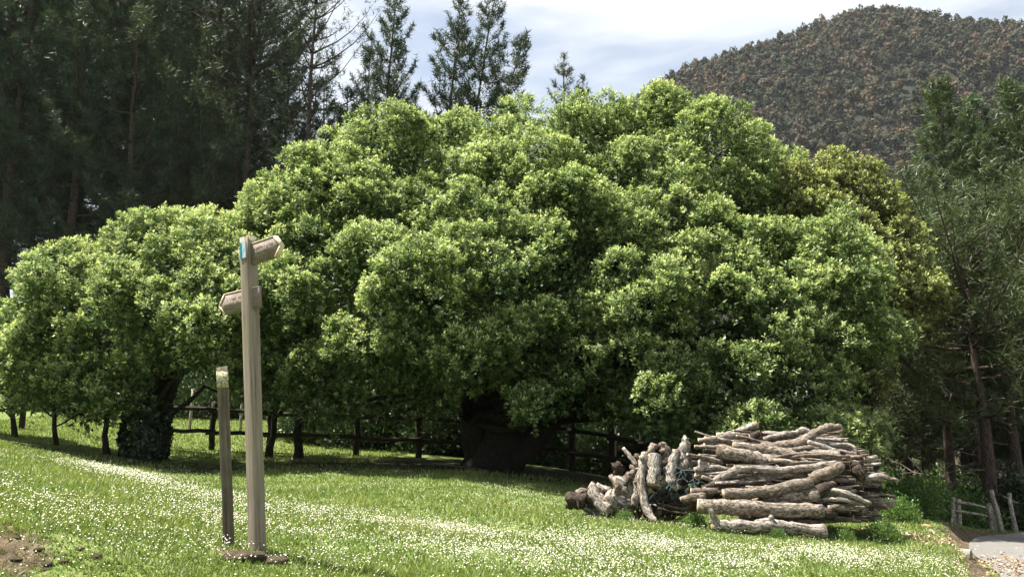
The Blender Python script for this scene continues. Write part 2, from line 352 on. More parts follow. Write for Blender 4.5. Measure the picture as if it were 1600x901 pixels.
for (ex, ey, ex_r, ey_r, a) in ((-0.3, 18.9, 7.0, 3.0, 1.0), (-7.2, 17.6, 4.0, 1.5, .75), (14, 26, 9, 9, 1.0), (5, 17, 3.0, 3.0, .8)):  # litter under the crowns, patch enlarged so its dark colour paints their shade
    litter_shade = np.maximum(litter_shade, a * np.exp(-(((V[:, 0] - ex) / ex_r) ** 4 + ((V[:, 1] - ey) / ey_r) ** 4)))
litter_shade = np.maximum(litter_shade, sm(29, 34, V[:, 1] + 0.15 * V[:, 0]) * 0.95)
litter_shade = np.maximum(litter_shade, np.exp(-((dR - RW - 0.4) / 0.3) ** 2) * 0.45 * (V[:, 0] > 3))
tag(obj('ground', mesh('ground', V, [Fq], M['ground'], True, {'soil': soil, 'litter_shade': litter_shade})), 'sloping meadow of short grass below the trees', 'ground', kind='structure')

def on_mesh(x, y):
    i = np.clip(np.searchsorted(xs, x) - 1, 0, len(xs) - 2); j = np.clip(np.searchsorted(ys, y) - 1, 0, len(ys) - 2)
    u = (x - xs[i]) / (xs[i + 1] - xs[i]); v = (y - ys[j]) / (ys[j + 1] - ys[j])
    return gzv[j, i] * (1 - u) * (1 - v) + gzv[j, i + 1] * u * (1 - v) + gzv[j + 1, i] * (1 - u) * v + gzv[j + 1, i + 1] * u * v
# road strip
tan = np.gradient(RC, axis=0); tan = unit(tan); nor = np.stack([-tan[:, 1], tan[:, 0]], -1)
cols = np.linspace(-RW, RW, 9)
rv = []
for i, p in enumerate(RC):
    for cidx, o_ in enumerate(cols):
        e = 0.09 * vnoise(np.array([p[0], p[1], o_]), 1.3) if abs(o_) == RW else 0
        q = p + nor[i] * (o_ + e); rv.append((q[0], q[1], float(road_z(p[1])) + 0.03 * (1 - (o_ / RW) ** 2) + 0.004))
rv = np.array(rv); k = len(cols); ii = np.arange(len(RC) * k).reshape(len(RC), k)
rf = np.stack([ii[:-1, 1:], ii[:-1, :-1], ii[1:, :-1], ii[1:, 1:]], -1).reshape(-1, 4)
tag(obj('road', mesh('road', rv, [rf], M['road'], True)), 'narrow worn asphalt lane bending past the log stack', 'road', kind='structure')

# ------------------------------------------------------------------ far hill
HX = np.linspace(-60, 900, 130); HY = np.linspace(190, 760, 90)
prof = np.array([(880, 262), (940, 200), (1000, 144), (1060, 113), (1130, 92), (1210, 72), (1240, 56), (1290, 40), (1330, 38), (1400, 60), (1480, 66), (1540, 74), (1600, 82), (1750, 90), (1900, 110), (2200, 160)], float)
HD = 500.0
prx = np.array([at(a, b, HD)[0] for a, b in prof]); prz = np.array([at(a, b, HD)[2] for a, b in prof])
def hillz(x, y):
    r = np.interp(x * HD / np.maximum(y, HD * .75) if False else x, prx, prz, left=-20, right=prz[-1]) - 14.0
    u = (y - 230) / (HD - 230)
    f = np.where(u < 1, np.sin(np.clip(u, 0, 1) * math.pi / 2) ** 1.15, np.cos(np.clip((u - 1) * 0.9, 0, 1) * math.pi / 2))
    z = -12 + (r + 12) * f
    return z + 4.0 * vnoise(np.stack([x, y, 0 * x], -1), 0.011) * f
hx, hy = np.meshgrid(HX, HY); hz = hillz(hx, hy)
hv = np.stack([hx, hy, hz], -1).reshape(-1, 3); a, b = len(HX), len(HY); ii = np.arange(a * b).reshape(b, a)
hf = np.stack([ii[:-1, :-1], ii[:-1, 1:], ii[1:, 1:], ii[1:, :-1]], -1).reshape(-1, 4)
tag(obj('hill', mesh('hill', hv, [hf], M['hill'], True)), 'far steep hill clothed in russet forest', 'hill', kind='structure')

# ------------------------------------------------------------------ geometry builders
def tube(path, rad, sides=8, wob=0.0, seed=0.0, knots=(), cap=True):
    """returns V, faces(list), st attribute; path (n,3), rad (n,)"""
    P = np.asarray(path, float); n = len(P); rad = np.asarray(rad, float)
    T = unit(np.gradient(P, axis=0))
    up = np.array([0, 0, 1.0]) if abs(T[0][2]) < 0.9 else np.array([1.0, 0, 0])
    A = np.zeros((n, 3)); a = unit(np.cross(up, T[0]))
    for i in range(n):
        a = unit(a - T[i] * np.dot(a, T[i])); A[i] = a
    B = np.cross(T, A)
    th = np.linspace(0, 2 * math.pi, sides, endpoint=False)
    s = np.concatenate([[0], np.cumsum(np.linalg.norm(np.diff(P, axis=0), axis=1))])
    cs, sn = np.cos(th), np.sin(th)
    rr = np.repeat(rad[:, None], sides, 1)
    sp = np.stack([np.tile(cs, (n, 1)) * rr, np.tile(sn, (n, 1)) * rr, np.tile(s[:, None], (1, sides))], -1)
    if wob:
        m_ = max(rad.mean(), 1e-3)
        rr = rr * (1 + wob * vnoise(sp / m_ * np.array([.9, .9, .45]) + seed, 1.0) + wob * .5 * vnoise(sp / m_ * np.array([2., 2., 1.1]) + seed + 9, 1.0))
    for (ks, kth, kr, kh) in knots:
        da = np.angle(np.exp(1j * (th - kth)))
        rr = rr + kh * np.exp(-(((s[:, None] - ks) / kr) ** 2 + (da[None] * rad.mean() / kr) ** 2))
    V = P[:, None] + A[:, None] * (cs[None, :, None] * rr[..., None]) + B[:, None] * (sn[None, :, None] * rr[..., None])
    idx = np.arange(n * sides).reshape(n, sides); nxt = np.roll(idx, -1, 1)
    fq = np.stack([idx[:-1], nxt[:-1], nxt[1:], idx[1:]], -1).reshape(-1, 4)
    V = V.reshape(-1, 3); st = sp.reshape(-1, 3) + seed
    faces = [fq]
    if cap: faces += [idx[0][::-1][None], idx[-1][None]]
    return V, faces, st
class Geo:
    def __init__(s): s.V = []; s.F = {}; s.A = {}; s.n = 0
    def add(s, V, faces, **at_):
        V = np.asarray(V); s.V.append(V)
        for f in faces:
            f = np.asarray(f); s.F.setdefault(f.shape[1], []).append(f + s.n)
        for k, a in at_.items(): s.A.setdefault(k, []).append(np.asarray(a))
        s.n += len(V)
    def build(s, name, mat, smooth=True, off=None):
        V = np.vstack(s.V)
        if off is not None: V = V - np.asarray(off)
        return mesh(name, V, [np.vstack(f) for f in s.F.values()], mat, smooth, {k: np.concatenate(a) for k, a in s.A.items()})
def add_tube(g, path, rad, sides=8, wob=0.0, seed=0.0, knots=()):
    V, f, st = tube(path, rad, sides, wob, seed, knots); g.add(V, f, st=st)
def bend(p, q, n=6, sag=0.0, wig=0.0, r=rng):
    p = np.asarray(p, float); q = np.asarray(q, float); u = np.linspace(0, 1, n)[:, None]
    P = p + (q - p) * u; Lg = np.linalg.norm(q - p)
    P[:, 2] += sag * Lg * np.sin(u[:, 0] * math.pi)
    if wig:
        W = r.normal(0, wig * Lg, (n, 3)); W[0] = 0; W[-1] = 0; P = P + W
    return P
def leaves_geo(P, axis, nrm, Ls, Ws, tval, fold=0.25):
    """diamond leaves: quads"""
    n = len(P); ax = unit(axis); side = unit(np.cross(nrm, ax)); nn = np.cross(ax, side)
    Ls = Ls[:, None]; Ws = Ws[:, None]
    a = P; b = P + ax * Ls * 0.45 + side * Ws * 0.5 + nn * Ws * fold; c = P + ax * Ls; d = P + ax * Ls * 0.45 - side * Ws * 0.5 + nn * Ws * fold
    V = np.stack([a, b, c, d], 1).reshape(-1, 3); f = np.arange(4 * n).reshape(n, 4)
    return V, f, np.repeat(tval, 4)
def leaves_tri(P, axis, nrm, Ls, Ws, tval):
    n = len(P); ax = unit(axis); side = unit(np.cross(nrm, ax)); Ls = Ls[:, None]; Ws = Ws[:, None]
    sg = np.where(np.arange(n) % 2, 1.0, -1.0)[:, None]            # a leaf half-turned, pointed at both ends
    V = np.stack([P, P + ax * Ls * 0.5 + side * Ws * 0.85 * sg, P + ax * Ls * 1.05 - side * Ws * 0.25 * sg], 1).reshape(-1, 3)
    return V, np.arange(3 * n).reshape(n, 3), np.repeat(tval, 3)
def rand_dirs(n, r=rng):
    return unit(r.normal(0, 1, (n, 3)))

# ------------------------------------------------------------------ broadleaf crowns
def crown_mesh(name, lobes, mat, dens=1.0, leaf=0.068, per=19, off=None, spacing=0.78, tbias=0.0, seed=1):
    """lobe > bough dome > leafy shoot > leaves"""
    r = np.random.default_rng(seed)
    Cn = np.array([l[:3] for l in lobes]); Rr = np.array([l[3] for l in lobes])
    allV, allF, allT, n0 = [], [], [], 0
    def put(P, ax, nr, Ls, Ws, tv):
        nonlocal n0
        V, f, tt = leaves_tri(P, ax, nr, Ls, Ws, tv); allV.append(V); allF.append(f + n0); allT.append(tt); n0 += len(V)
    for li, (c, R0) in enumerate(zip(Cn, Rr)):
        fine = lobes[li][4] if len(lobes[li]) > 4 else 1.0
        sp = spacing / fine ** 0.25
        k = max(10, int(4 * math.pi * R0 * R0 / (sp * sp) * 1.5))
        D = rand_dirs(k, r); D = D[D[:, 2] > r.uniform(-0.55, 0.0, len(D))]
        rad = R0 * (0.90 + 0.16 * vnoise(D * 2.0 + li * 3.7, 1.0) + 0.09 * r.normal(0, 1, len(D)))
        Q = c + D * rad[:, None]
        dist = np.linalg.norm(Q[:, None] - Cn[None], axis=-1) / Rr[None]; dist[:, li] = 9
        keep = dist.min(1) > 0.80
        Q = Q[keep]; D = D[keep]
        if len(Q) == 0: continue
        br = r.uniform(0.26, 0.52, len(Q)); btint = r.normal(0, 0.07, len(Q))
        cell = 0.155 / fine ** 0.5
        m_ = np.maximum(6, (2 * math.pi * br ** 2 / cell ** 2 * 1.05)).astype(int)
        bi = np.repeat(np.arange(len(Q)), m_); ns = len(bi)
        bax = unit(D * 0.6 + np.array([0, 0, 0.5]))
        sd_ = unit(rand_dirs(ns, r) + bax[bi] * 0.8)
        S = Q[bi] + sd_ * (br[bi] * r.uniform(0.72, 1.12, ns))[:, None] - bax[bi] * (br[bi] * .35)[:, None]
        stint = btint[bi] + r.normal(0, 0.10, ns)
        sax = unit(sd_ * 0.7 + np.array([0, 0, 0.75]) + rand_dirs(ns, r) * 0.35)
        sl = r.uniform(0.10, 0.22, ns) / fine ** .3
        k_ = np.maximum(4, per * r.uniform(.6, 1.4, ns) * dens).astype(int)
        ci = np.repeat(np.arange(ns), k_); n = len(ci)
        u = r.random(n) ** 0.8                                     # position along the shoot, 1 = tip
        rdir = unit(np.cross(sax[ci], rand_dirs(n, r)))
        P = S[ci] + sax[ci] * ((u - .6) * sl[ci])[:, None] + rdir * (.012 + .02 * r.random(n))[:, None]
        lax = unit(rdir * 0.9 + sax[ci] * (0.15 + 0.9 * u)[:, None] + rand_dirs(n, r) * 0.35)
        nr = unit(sax[ci] * 1.0 + np.array([0, 0, 0.45]) - rdir * .2 + rand_dirs(n, r) * 0.45)
        Ls = leaf / fine ** .3 * r.uniform(0.7, 1.35, n) * (1.1 - .25 * u); Ws = Ls * r.uniform(0.40, 0.58, n)
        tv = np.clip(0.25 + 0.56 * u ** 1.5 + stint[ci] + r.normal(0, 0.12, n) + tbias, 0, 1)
        put(P, lax, nr, Ls, Ws, tv)
        ni = int(560 * R0 * R0 * dens * fine)                       # older leaves on the twigs inside, coloured darker to paint in shaded depth
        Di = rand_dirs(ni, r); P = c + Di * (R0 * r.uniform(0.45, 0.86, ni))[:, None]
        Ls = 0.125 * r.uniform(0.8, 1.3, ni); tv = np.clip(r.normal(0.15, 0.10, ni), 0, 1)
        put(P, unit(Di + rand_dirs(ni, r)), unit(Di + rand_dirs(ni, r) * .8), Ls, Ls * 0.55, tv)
    V = np.vstack(allV)
    if off is not None: V = V - np.asarray(off)
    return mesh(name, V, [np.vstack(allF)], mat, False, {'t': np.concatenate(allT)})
lobe_r = np.random.default_rng(77)
def lobes_px(lst):
    out = []
    for e in lst:
        x, y, r, d = e[:4]; c = at(x, y, d); out.append((c[0], c[1] + lobe_r.normal(0, .38), c[2], r / F * d * lobe_r.uniform(.84, 1.06), e[4] if len(e) > 4 else 1.0))
    return out
def tree_from_lobes(label, lobes, base, trunk_r, mat, seed, dens=1.0, leaf=0.068, tbias=0.0, stems=None, name='broadleaf_tree', group=None, per=19):
    base = np.asarray(base, float); root = thing(name, label, 'tree', tuple(base), group=group)
    r = np.random.default_rng(seed)
    g = Geo(); limbs = Geo()
    stems = stems or [(0, 0, trunk_r, 0, 0)]
    Cn = np.array([l[:3] for l in lobes]); Rr = np.array([l[3] for l in lobes])
    cen = Cn.mean(0)
    for (sx, sy, sr, lx, ly) in stems:
        top = np.array([base[0] * .5 + cen[0] * .5 + lx, base[1] * .5 + cen[1] * .5 + ly, base[2] + (cen[2] - base[2]) * 0.75])
        b0 = np.array([base[0] + sx, base[1] + sy, gz(base[0] + sx, base[1] + sy) - 0.15])
        P = bend(b0, top, 9, 0, 0.02 if sr > .3 else .008, r); u = np.linspace(0, 1, 9)
        add_tube(g, P, sr * (.36 * np.exp(-u * 12) + 1 - 0.55 * u), 12, 0.16, seed * 3.1 + sx)
        for li in range(len(Cn)):
            if np.hypot(*(Cn[li][:2] - cen[:2])) > 14: continue
            st_ = P[int(3 + (li % 5))]
            q = Cn[li] + (st_ - Cn[li]) * 0.1
            pp = bend(st_, q, 6, 0.06, 0.03, r)
            add_tube(limbs, pp, np.linspace(sr * 0.34, 0.025, 6), 6, 0.1, li * 1.7)
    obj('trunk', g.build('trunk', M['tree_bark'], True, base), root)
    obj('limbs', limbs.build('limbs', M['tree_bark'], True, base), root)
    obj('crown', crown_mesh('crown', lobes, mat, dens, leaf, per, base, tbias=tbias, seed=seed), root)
    return root

big = lobes_px([
 # upper skyline
 (600,222,70,19.5),(690,235,88,19.5),(775,245,66,20),(840,282,58,20.5),(905,232,62,20.5),(1020,208,74,20.5),(965,240,75,20),(1110,262,82,20),(1205,290,80,20),(745,290,85,18.5),(840,300,75,19),(1160,320,75,18.7),(930,300,80,19),(1030,300,85,19),
 # middle tier
 (560,320,80,18),(640,350,92,17.2),(735,365,85,17.2),(820,350,70,17.6),(885,345,75,17.2),(975,385,80,17),(1075,355,75,17.6),(1120,405,70,17.2),(1060,430,70,16.8),
 # front bulges
 (590,440,85,16.4),(670,450,92,15.8),(760,455,88,15.8),(850,440,85,16),(925,455,80,15.9),(1000,480,80,15.9),(1195,430,80,16.6),(1290,430,88,16.5),(1140,500,80,15.8),(1220,510,85,15.5),(1305,510,80,15.9),(1330,540,42,16.2),
 (570,545,75,16.3),(650,545,80,15.9),(735,545,80,15.9),(820,535,80,15.8),(900,545,80,15.7),(985,560,75,15.8),(1065,560,70,15.9),(1140,590,75,15.5),(1220,600,78,15.4),(1285,600,68,15.7),
 (860,605,60,16.3),(930,615,60,16.2),(1010,630,55,16.2),(1090,650,55,15.7),(1170,665,55,15.5),(1250,670,55,15.6),(1295,655,45,15.9),(805,598,38,17),(670,595,50,17.2),(590,605,50,17.4),(850,635,34,16.6),(620,640,36,17.6),(545,640,34,17.8),(675,625,32,17.6),(905,635,42,16.2),(960,640,42,16.2),(1030,660,40,16),(1110,695,40,15.8),(1190,700,40,15.6),(1270,700,38,15.8),(1310,680,34,16.2),(745,585,36,17.2)])
# the side away from the road
big += [tuple(at(x, y, d)) + (rr, 0.35) for x, y, d, rr in ((620, 330, 23, 2.4), (760, 300, 24, 2.6), (900, 290, 24, 2.6), (1040, 300, 24, 2.5), (1160, 360, 23, 2.3), (700, 420, 25, 2.4), (860, 410, 25.5, 2.5), (1020, 420, 25, 2.4), (640, 400, 20.5, 2.0), (780, 400, 20.5, 2.2), (920, 400, 20.5, 2.2), (1060, 420, 20, 2.2), (1200, 450, 19.5, 2.2), (600, 500, 20, 1.6), (1150, 530, 19, 1.9), (1270, 560, 18.5, 1.5), (720, 500, 19.5, 1.5), (900, 510, 19.5, 1.6))]
tb = at(765, 733, 19.5)
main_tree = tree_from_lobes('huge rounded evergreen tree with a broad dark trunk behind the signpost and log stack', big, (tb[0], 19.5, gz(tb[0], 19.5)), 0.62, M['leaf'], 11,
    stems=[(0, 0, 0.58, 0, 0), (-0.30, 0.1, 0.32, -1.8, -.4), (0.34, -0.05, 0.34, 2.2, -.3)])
midleft = lobes_px([(470,310,72,18.3),(520,300,60,18.6),(440,340,60,18.2),(500,385,75,17.6),(430,400,55,17.8),(480,460,70,17.4),(530,420,55,17.2),(430,490,60,17.6),(490,530,65,17.4),(440,560,55,17.8),(510,590,50,17.8),(400,540,45,18.3),(470,600,40,18.2),(400,330,45,18.6),(420,615,38,18),(500,640,34,18),(380,600,34,18.2)])
midleft += [tuple(at(x, y, d)) + (rr, 0.4) for x, y, d, rr in ((480, 380, 20.5, 1.7), (470, 480, 20.5, 1.7), (520, 350, 21, 1.5))]
tb = at(466, 700, 20.3)
tree_from_lobes('smaller evergreen tree on two thin leaning stems joining the huge crown beside the fence', midleft, (tb[0], 20.3, gz(tb[0], 20.3)), 0.16, M['leaf'], 12, stems=[(0, 0, 0.11, 0, 0), (-.75, .15, 0.09, -.4, 0)], tbias=0.0)
brown = lobes_px([(1282,300,60,19.5),(1322,312,72,19.3),(1358,340,55,19.2),(1242,330,55,19.2),(1262,380,62,18.6),(1318,390,70,18.3),(1378,400,50,18.8),(1368,455,60,18),(1416,440,36,18.6),(1383,510,48,17.8),(1348,470,50,17.6),(1358,570,40,17.8),(1348,610,36,17.8),(1423,475,24,18.4)])
brown += [tuple(at(x, y, d)) + (rr, 0.4) for x, y, d, rr in ((1310, 380, 21, 1.6), (1360, 450, 20.5, 1.6), (1390, 520, 20, 1.3))]
bx_, by_ = 8.3, 19.2
tree_from_lobes('brownish oak with russet-tinged leaves at the outer edge of the huge green crown', brown, (bx_, by_, gz(bx_, by_)), 0.24, M['leaf_brown'], 13, tbias=.05)
ivy_t = lobes_px([(270,382,60,18.8),(330,380,58,18.8),(380,398,52,18.6),(215,395,50,18.8),(300,420,70,18),(370,430,60,17.8),(235,440,65,17.8),(310,480,70,17.4),(250,500,65,17.4),(345,500,55,17.6),(300,545,58,17.5),(240,560,50,17.5),(350,560,50,18),(380,480,50,17.8),(200,480,50,17.6),(370,590,35,18.4)])
ivy_t += [tuple(at(x, y, d)) + (rr, 0.4) for x, y, d, rr in ((300, 430, 20.3, 1.5), (250, 480, 20.3, 1.4), (350, 480, 20.3, 1.4))]
tb = at(226, 712, 18.5)
ivt = tree_from_lobes('dense evergreen tree whose trunk is wrapped in dark ivy', ivy_t, (tb[0], 18.5, gz(tb[0], 18.5)), 0.22, M['leaf'], 14, tbias=0.05)
# ivy jacket
r = np.random.default_rng(5); n = 5200
u = r.random(n); th = r.random(n) * 6.283; hh = u * 1.9
rad = (0.40 + 0.10 * vnoise(np.stack([np.cos(th) * 2, np.sin(th) * 2, hh * 2], -1)) + 0.05 * r.random(n)) * (1.1 - 0.12 * u)
D = np.stack([np.cos(th), np.sin(th), np.zeros(n)], -1)
P = D * rad[:, None] + np.stack([0.03 * hh, 0 * hh, hh], -1)
V, f, tt = leaves_geo(P, unit(rand_dirs(n, r) + [0, 0, -.6] + D * .4), unit(D + rand_dirs(n, r) * .5), r.uniform(.07, .11, n), r.uniform(.06, .09, n), r.random(n))
obj('ivy', mesh('ivy', V, [f], M['ivy'], False, {'t': tt}), ivt)
tb = at(168, 708, 18.6)
tree_from_lobes('slim evergreen tree on a thin bare stem next to the ivy-wrapped trunk', lobes_px([(115,425,46,18.8),(165,415,50,18.8),(105,465,52,18.2),(170,470,55,17.8),(150,530,58,17.6),(190,560,50,17.4),(130,590,50,17.6),(175,620,38,17.8),(80,440,30,18.8)]), (tb[0], 18.6, gz(tb[0], 18.6)), 0.07, M['leaf'], 15, tbias=0.06)
tb = at(88, 694, 18.9)
tree_from_lobes('low bushy evergreen tree branching near the ground between two slim stems', lobes_px([(65,490,48,18.6),(35,510,42,18.8),(90,530,55,18.2),(60,570,52,18.2),(100,610,45,18.2),(105,645,33,18.4),(45,620,35,18.6)]), (tb[0], 18.9, gz(tb[0], 18.9)), 0.06, M['leaf'], 16, tbias=0.06)
tb = at(28, 683, 19.8)
tree_from_lobes('outermost small evergreen tree with a bare leaning stem at the end of the row', lobes_px([(5,520,46,19.6),(-30,535,50,19.8),(10,560,48,19.4),(-30,590,50,19.6),(20,605,38,19.5),(-70,560,50,20)]), (tb[0], 19.8, gz(tb[0], 19.8)), 0.07, M['leaf'], 17, tbias=0.06)

# ------------------------------------------------------------------ pines
def pine_meshes(seed, H, rad, base_frac, n_whorl, tufts_per, mat, needle=0.24, nw=0.026, dead=0, shape='cone', tr=0.26, lean=0.0, upturn=0.35, per_tuft=9):
    r = np.random.default_rng(seed)
    g = Geo(); dg = Geo(); Ps, Ds = [], []
    u = np.linspace(0, 1, 14)
    tp = np.stack([lean * H * u ** 1.6 + 0.012 * H * vnoise(np.stack([u * 3, 0 * u, 0 * u + seed], -1)), 0.012 * H * vnoise(np.stack([u * 3, 0 * u + 7, 0 * u + seed], -1)) * u, u * H - 0.3], -1)
    add_tube(g, tp, tr * (1 - 0.93 * u) + 0.012 + tr * .35 * np.exp(-u * 30), 9, 0.07, seed)
    def tpt(f): return np.array([np.interp(f, u, tp[:, k]) for k in range(3)])
    for wi in range(n_whorl):
        f = base_frac + (1 - base_frac) * max(0.0, (wi + r.uniform(-.3, .3)) / n_whorl) ** 0.92
        f = min(max(f, base_frac * .9), 0.985)
        q = (f - base_frac) / (1 - base_frac)
        if shape == 'cone': pr = (1 - q) ** 0.85 * (0.55 + 0.45 * min(1, q * 6 + .4))
        else: pr = math.sqrt(max(0.02, 1 - (2 * q - 0.8) ** 2 / 1.6)) * (1 if q < .8 else (1 - q) / .2 * .7 + .3)
        nb = r.integers(3, 6)
        a0 = r.random() * 6.28
        for b in range(nb):
            Lb = rad * pr * r.uniform(0.55, 1.15) + 0.25
            az = a0 + b * 6.283 / nb + r.normal(0, .3)
            d = np.array([math.cos(az), math.sin(az), 0]); s0 = tpt(f)
            k = 6; v = np.linspace(0, 1, k)[:, None]
            up = r.uniform(0.05, 0.35) + 0.5 * q
            P = s0 + d * Lb * v + np.array([0, 0, 1]) * Lb * (up * v - 0.25 * np.sin(v * 3.1) * (1 - q) * .6 + upturn * v ** 3)
            P += r.normal(0, 0.02 * Lb, P.shape) * v
            add_tube(g, P, np.linspace(max(.012, 0.014 * Lb + .010), 0.006, k), 4, 0, 0)
            nt_ = max(3, int(tufts_per * Lb * r.uniform(.7, 1.2)))
            vv = 1 - r.random(nt_) ** 1.5 * 0.72
            c = np.stack([np.interp(vv, v[:, 0], P[:, j]) for j in range(3)], -1)
            bd = unit(P[-1] - P[-3]); sd_ = unit(np.cross(bd, [0, 0, 1]))
            lat = r.normal(0, 1, nt_) * (0.20 * Lb * (1.12 - vv) + 0.09)
            c = c + sd_ * lat[:, None] + np.array([0, 0, 1]) * (np.abs(lat) * .25 + r.normal(0, .07, nt_))[:, None]
            Ps.append(c); Ds.append(unit(bd * .5 + sd_ * np.sign(lat)[:, None] * .5 + np.array([0, 0, .6]) + r.normal(0, .25, (nt_, 3))))
    Ps.append(tpt(1.0)[None] + r.normal(0, .08, (10, 3))); Ds.append(unit(np.array([0, 0, 1]) + r.normal(0, .25, (10, 3))))
    for b in range(dead):
        f = r.uniform(0.10, base_frac + .22); az = r.random() * 6.283; Lb = r.uniform(.35, .8) * rad
        s0 = tpt(f); e = s0 + np.array([math.cos(az) * Lb, math.sin(az) * Lb, r.uniform(-.05, .35) * Lb])
        P = bend(s0, e, 6, -.06, .025, r); add_tube(dg, P, np.linspace(.03, .007, 6), 4)
        for s_ in range(3):
            i = r.integers(2, 5); e2 = P[i] + unit(e - s0) * Lb * .25 + r.normal(0, .14 * Lb, 3); add_tube(dg, bend(P[i], e2, 4, 0, .03, r), np.linspace(.014, .005, 4), 3)
    P = np.vstack(Ps); D = np.vstack(Ds); nT = len(P)
    tt = np.clip(r.normal(.42, .2, nT), 0, 1)
    ci = np.repeat(np.arange(nT), per_tuft); n = len(ci)
    dirs = unit(D[ci] * 0.55 + rand_dirs(n, r))
    base = P[ci] + D[ci] * r.uniform(-.22, .16, n)[:, None]
    Ln = needle * r.uniform(.7, 1.25, n); side = unit(np.cross(dirs, rand_dirs(n, r))) * (0.64 * nw * r.uniform(.7, 1.3, n))[:, None]
    V = np.stack([base - side, base + side, base + dirs * Ln[:, None]], 1).reshape(-1, 3)
    T = np.repeat(np.clip(tt[ci] + r.normal(0, .12, n), 0, 1), 3)
    out = {'trunk': g.build('pine_trunk', M['pine_bark'], True), 'crown': mesh('pine_crown', V, [np.arange(3 * n).reshape(n, 3)], mat, False, {'t': T})}
    if dead: out['dead_branches'] = dg.build('pine_dead_branches', M['dead'], True)
    return out
def pine(meshes, loc, rz, s, label, group=None, rot=(0, 0)):
    t_ = thing('pine_tree', label, 'tree', (loc[0], loc[1], loc[2]), (rot[0], rot[1], rz), group, (s, s, s))
    for k_, me in meshes.items():
        o = obj(k_, me, t_)
        if k_ == 'dead_branches': o['kind'] = 'stuff'
    return t_
fp = [pine_meshes(21, 27, 5.0, .10, 26, 13, M['needle'], dead=14, shape='round', tr=.33, needle=.30, nw=.032),
      pine_meshes(22, 25, 4.6, .14, 24, 13, M['needle'], dead=20, shape='round', tr=.30, needle=.30, nw=.032),
      pine_meshes(23, 28, 5.2, .22, 24, 13, M['needle'], dead=26, shape='round', tr=.34, needle=.30, nw=.032)]
r = np.random.default_rng(31)
spots = []
for d, x0, x1, st_ in ((42, -34, -13.6, 3.3), (46.5, -37, -15.0, 3.6), (52, -41, -17.0, 4.0), (59, -47, -19, 4.6), (68, -52, -22, 5.5)):
    x = x0
    while x < x1:
        spots.append((x + r.normal(0, .5), d + r.normal(0, .8))); x += st_
glabel = 'tall dark pine in the dense wood behind the ivy-wrapped tree and its neighbours'
for i, (x, y) in enumerate(spots):
    pine(fp[i % 3], (x, y, gz(x, y)), r.random() * 6.28, r.uniform(.9, 1.12), glabel, 'pines of the dense dark wood')
# pale-branched pine standing at the wood's edge, thin crown
thin = pine_meshes(24, 25, 3.4, .30, 18, 6.0, M['needle'], dead=26, shape='round', tr=.22, needle=.28, nw=.024)
for (px, d, lb) in ((478, 40, 'thin-crowned pine at the outer edge of the dark wood, sky showing through its top'),):
    p = at(px, 300, d); pine(thin, (p[0], d, gz(p[0], d)), .4, 1.0, lb)
# pines against the sky above the big crown
def skypine(seed, top_px, d, rad, lean, label, whorl=20, tuft=18, H=None, base=.15, mat=None, up=.45):
    tpp = at(*top_px, d); b = gz(tpp[0], d); H = tpp[2] - b
    ms = pine_meshes(seed, H, rad, base, whorl, tuft, mat or M['needle'], needle=.32 if mat is None else .28, nw=.038 if mat is None else .033, shape='cone', tr=.2, lean=lean, upturn=up)
    x = tpp[0] - lean * H
    return pine(ms, (x, d, gz(x, d)), 0, 1.0, label)
skypine(41, (613, -20), 44, 4.6, 0.0, 'straight cone-shaped pine showing against the sky above the huge crown', 30, 19)
skypine(42, (716, 2), 44, 4.2, 0.05, 'pine with a kinked leader in the cluster above the huge crown', 24, 18)
skypine(43, (782, -10), 46, 4.8, 0.14, 'tallest leaning pine of the cluster above the huge crown', 24, 18)
skypine(44, (826, 76), 45, 4.2, 0.22, 'strongly leaning pine reaching out from the cluster above the huge crown', 24, 18)
skypine(45, (888, 84), 50, 3.2, 0.02, 'lone young pine with open tufted tip above the middle of the huge crown', 18, 20, mat=M['needle_r'])
skypine(46, (907, 112), 50, 2.6, 0.0, 'shortest pine tip poking up next to the lone young pine', 18, 20)
skypine(47, (548, 130), 40, 3.0, 0.0, 'dark pine with a rounded top filling the gap between the wood and the cone-shaped pine', 20, 20)
skypine(49, (455, 40), 44, 3.4, 0.0, 'dark pine just inside the edge of the wood beside the thin-crowned one', 22, 14)
skypine(50, (510, 120), 47, 3.2, 0.0, 'short dense pine beneath the thin-crowned one', 20, 16)
skypine(48, (585, 60), 52, 2.5, 0.06, 'slender pine hidden behind the straight cone-shaped pine', 18, 12)
# pines on the valley side, right of the brown oak
skypine(51, (1468, 118), 31, 3.2, 0.0, 'full green pine with a pointed top rising behind the brownish oak', 30, 22, base=.2, mat=M['needle_r'])
skypine(52, (1522, 150), 33, 2.8, 0.0, 'second green pine tucked against the full pointed one', 28, 22, base=.2, mat=M['needle_r'])
skypine(53, (1588, 118), 32, 3.2, 0.0, 'green pine beyond the gate, cut off at the edge of the wood', 30, 22, base=.2, mat=M['needle_r'])
skypine(54, (1668, 90), 30, 3.2, 0.0, 'large pine standing past the gate on the far side of the lane', 30, 22, base=.2, mat=M['needle_r'])
skypine(55, (1425, 290), 36, 2.6, 0.0, 'lower pine filling in behind the full pointed pine', 24, 22, base=.15, mat=M['needle_r'])
trunkpine = [pine_meshes(61, 8.0, 2.8, .40, 12, 24, M['needle_r'], dead=14, shape='round', tr=.19, needle=.24, nw=.021), pine_meshes(62, 9.5, 2.6, .42, 13, 24, M['needle_r'], dead=14, shape='round', tr=.17, needle=.24, nw=.021)]
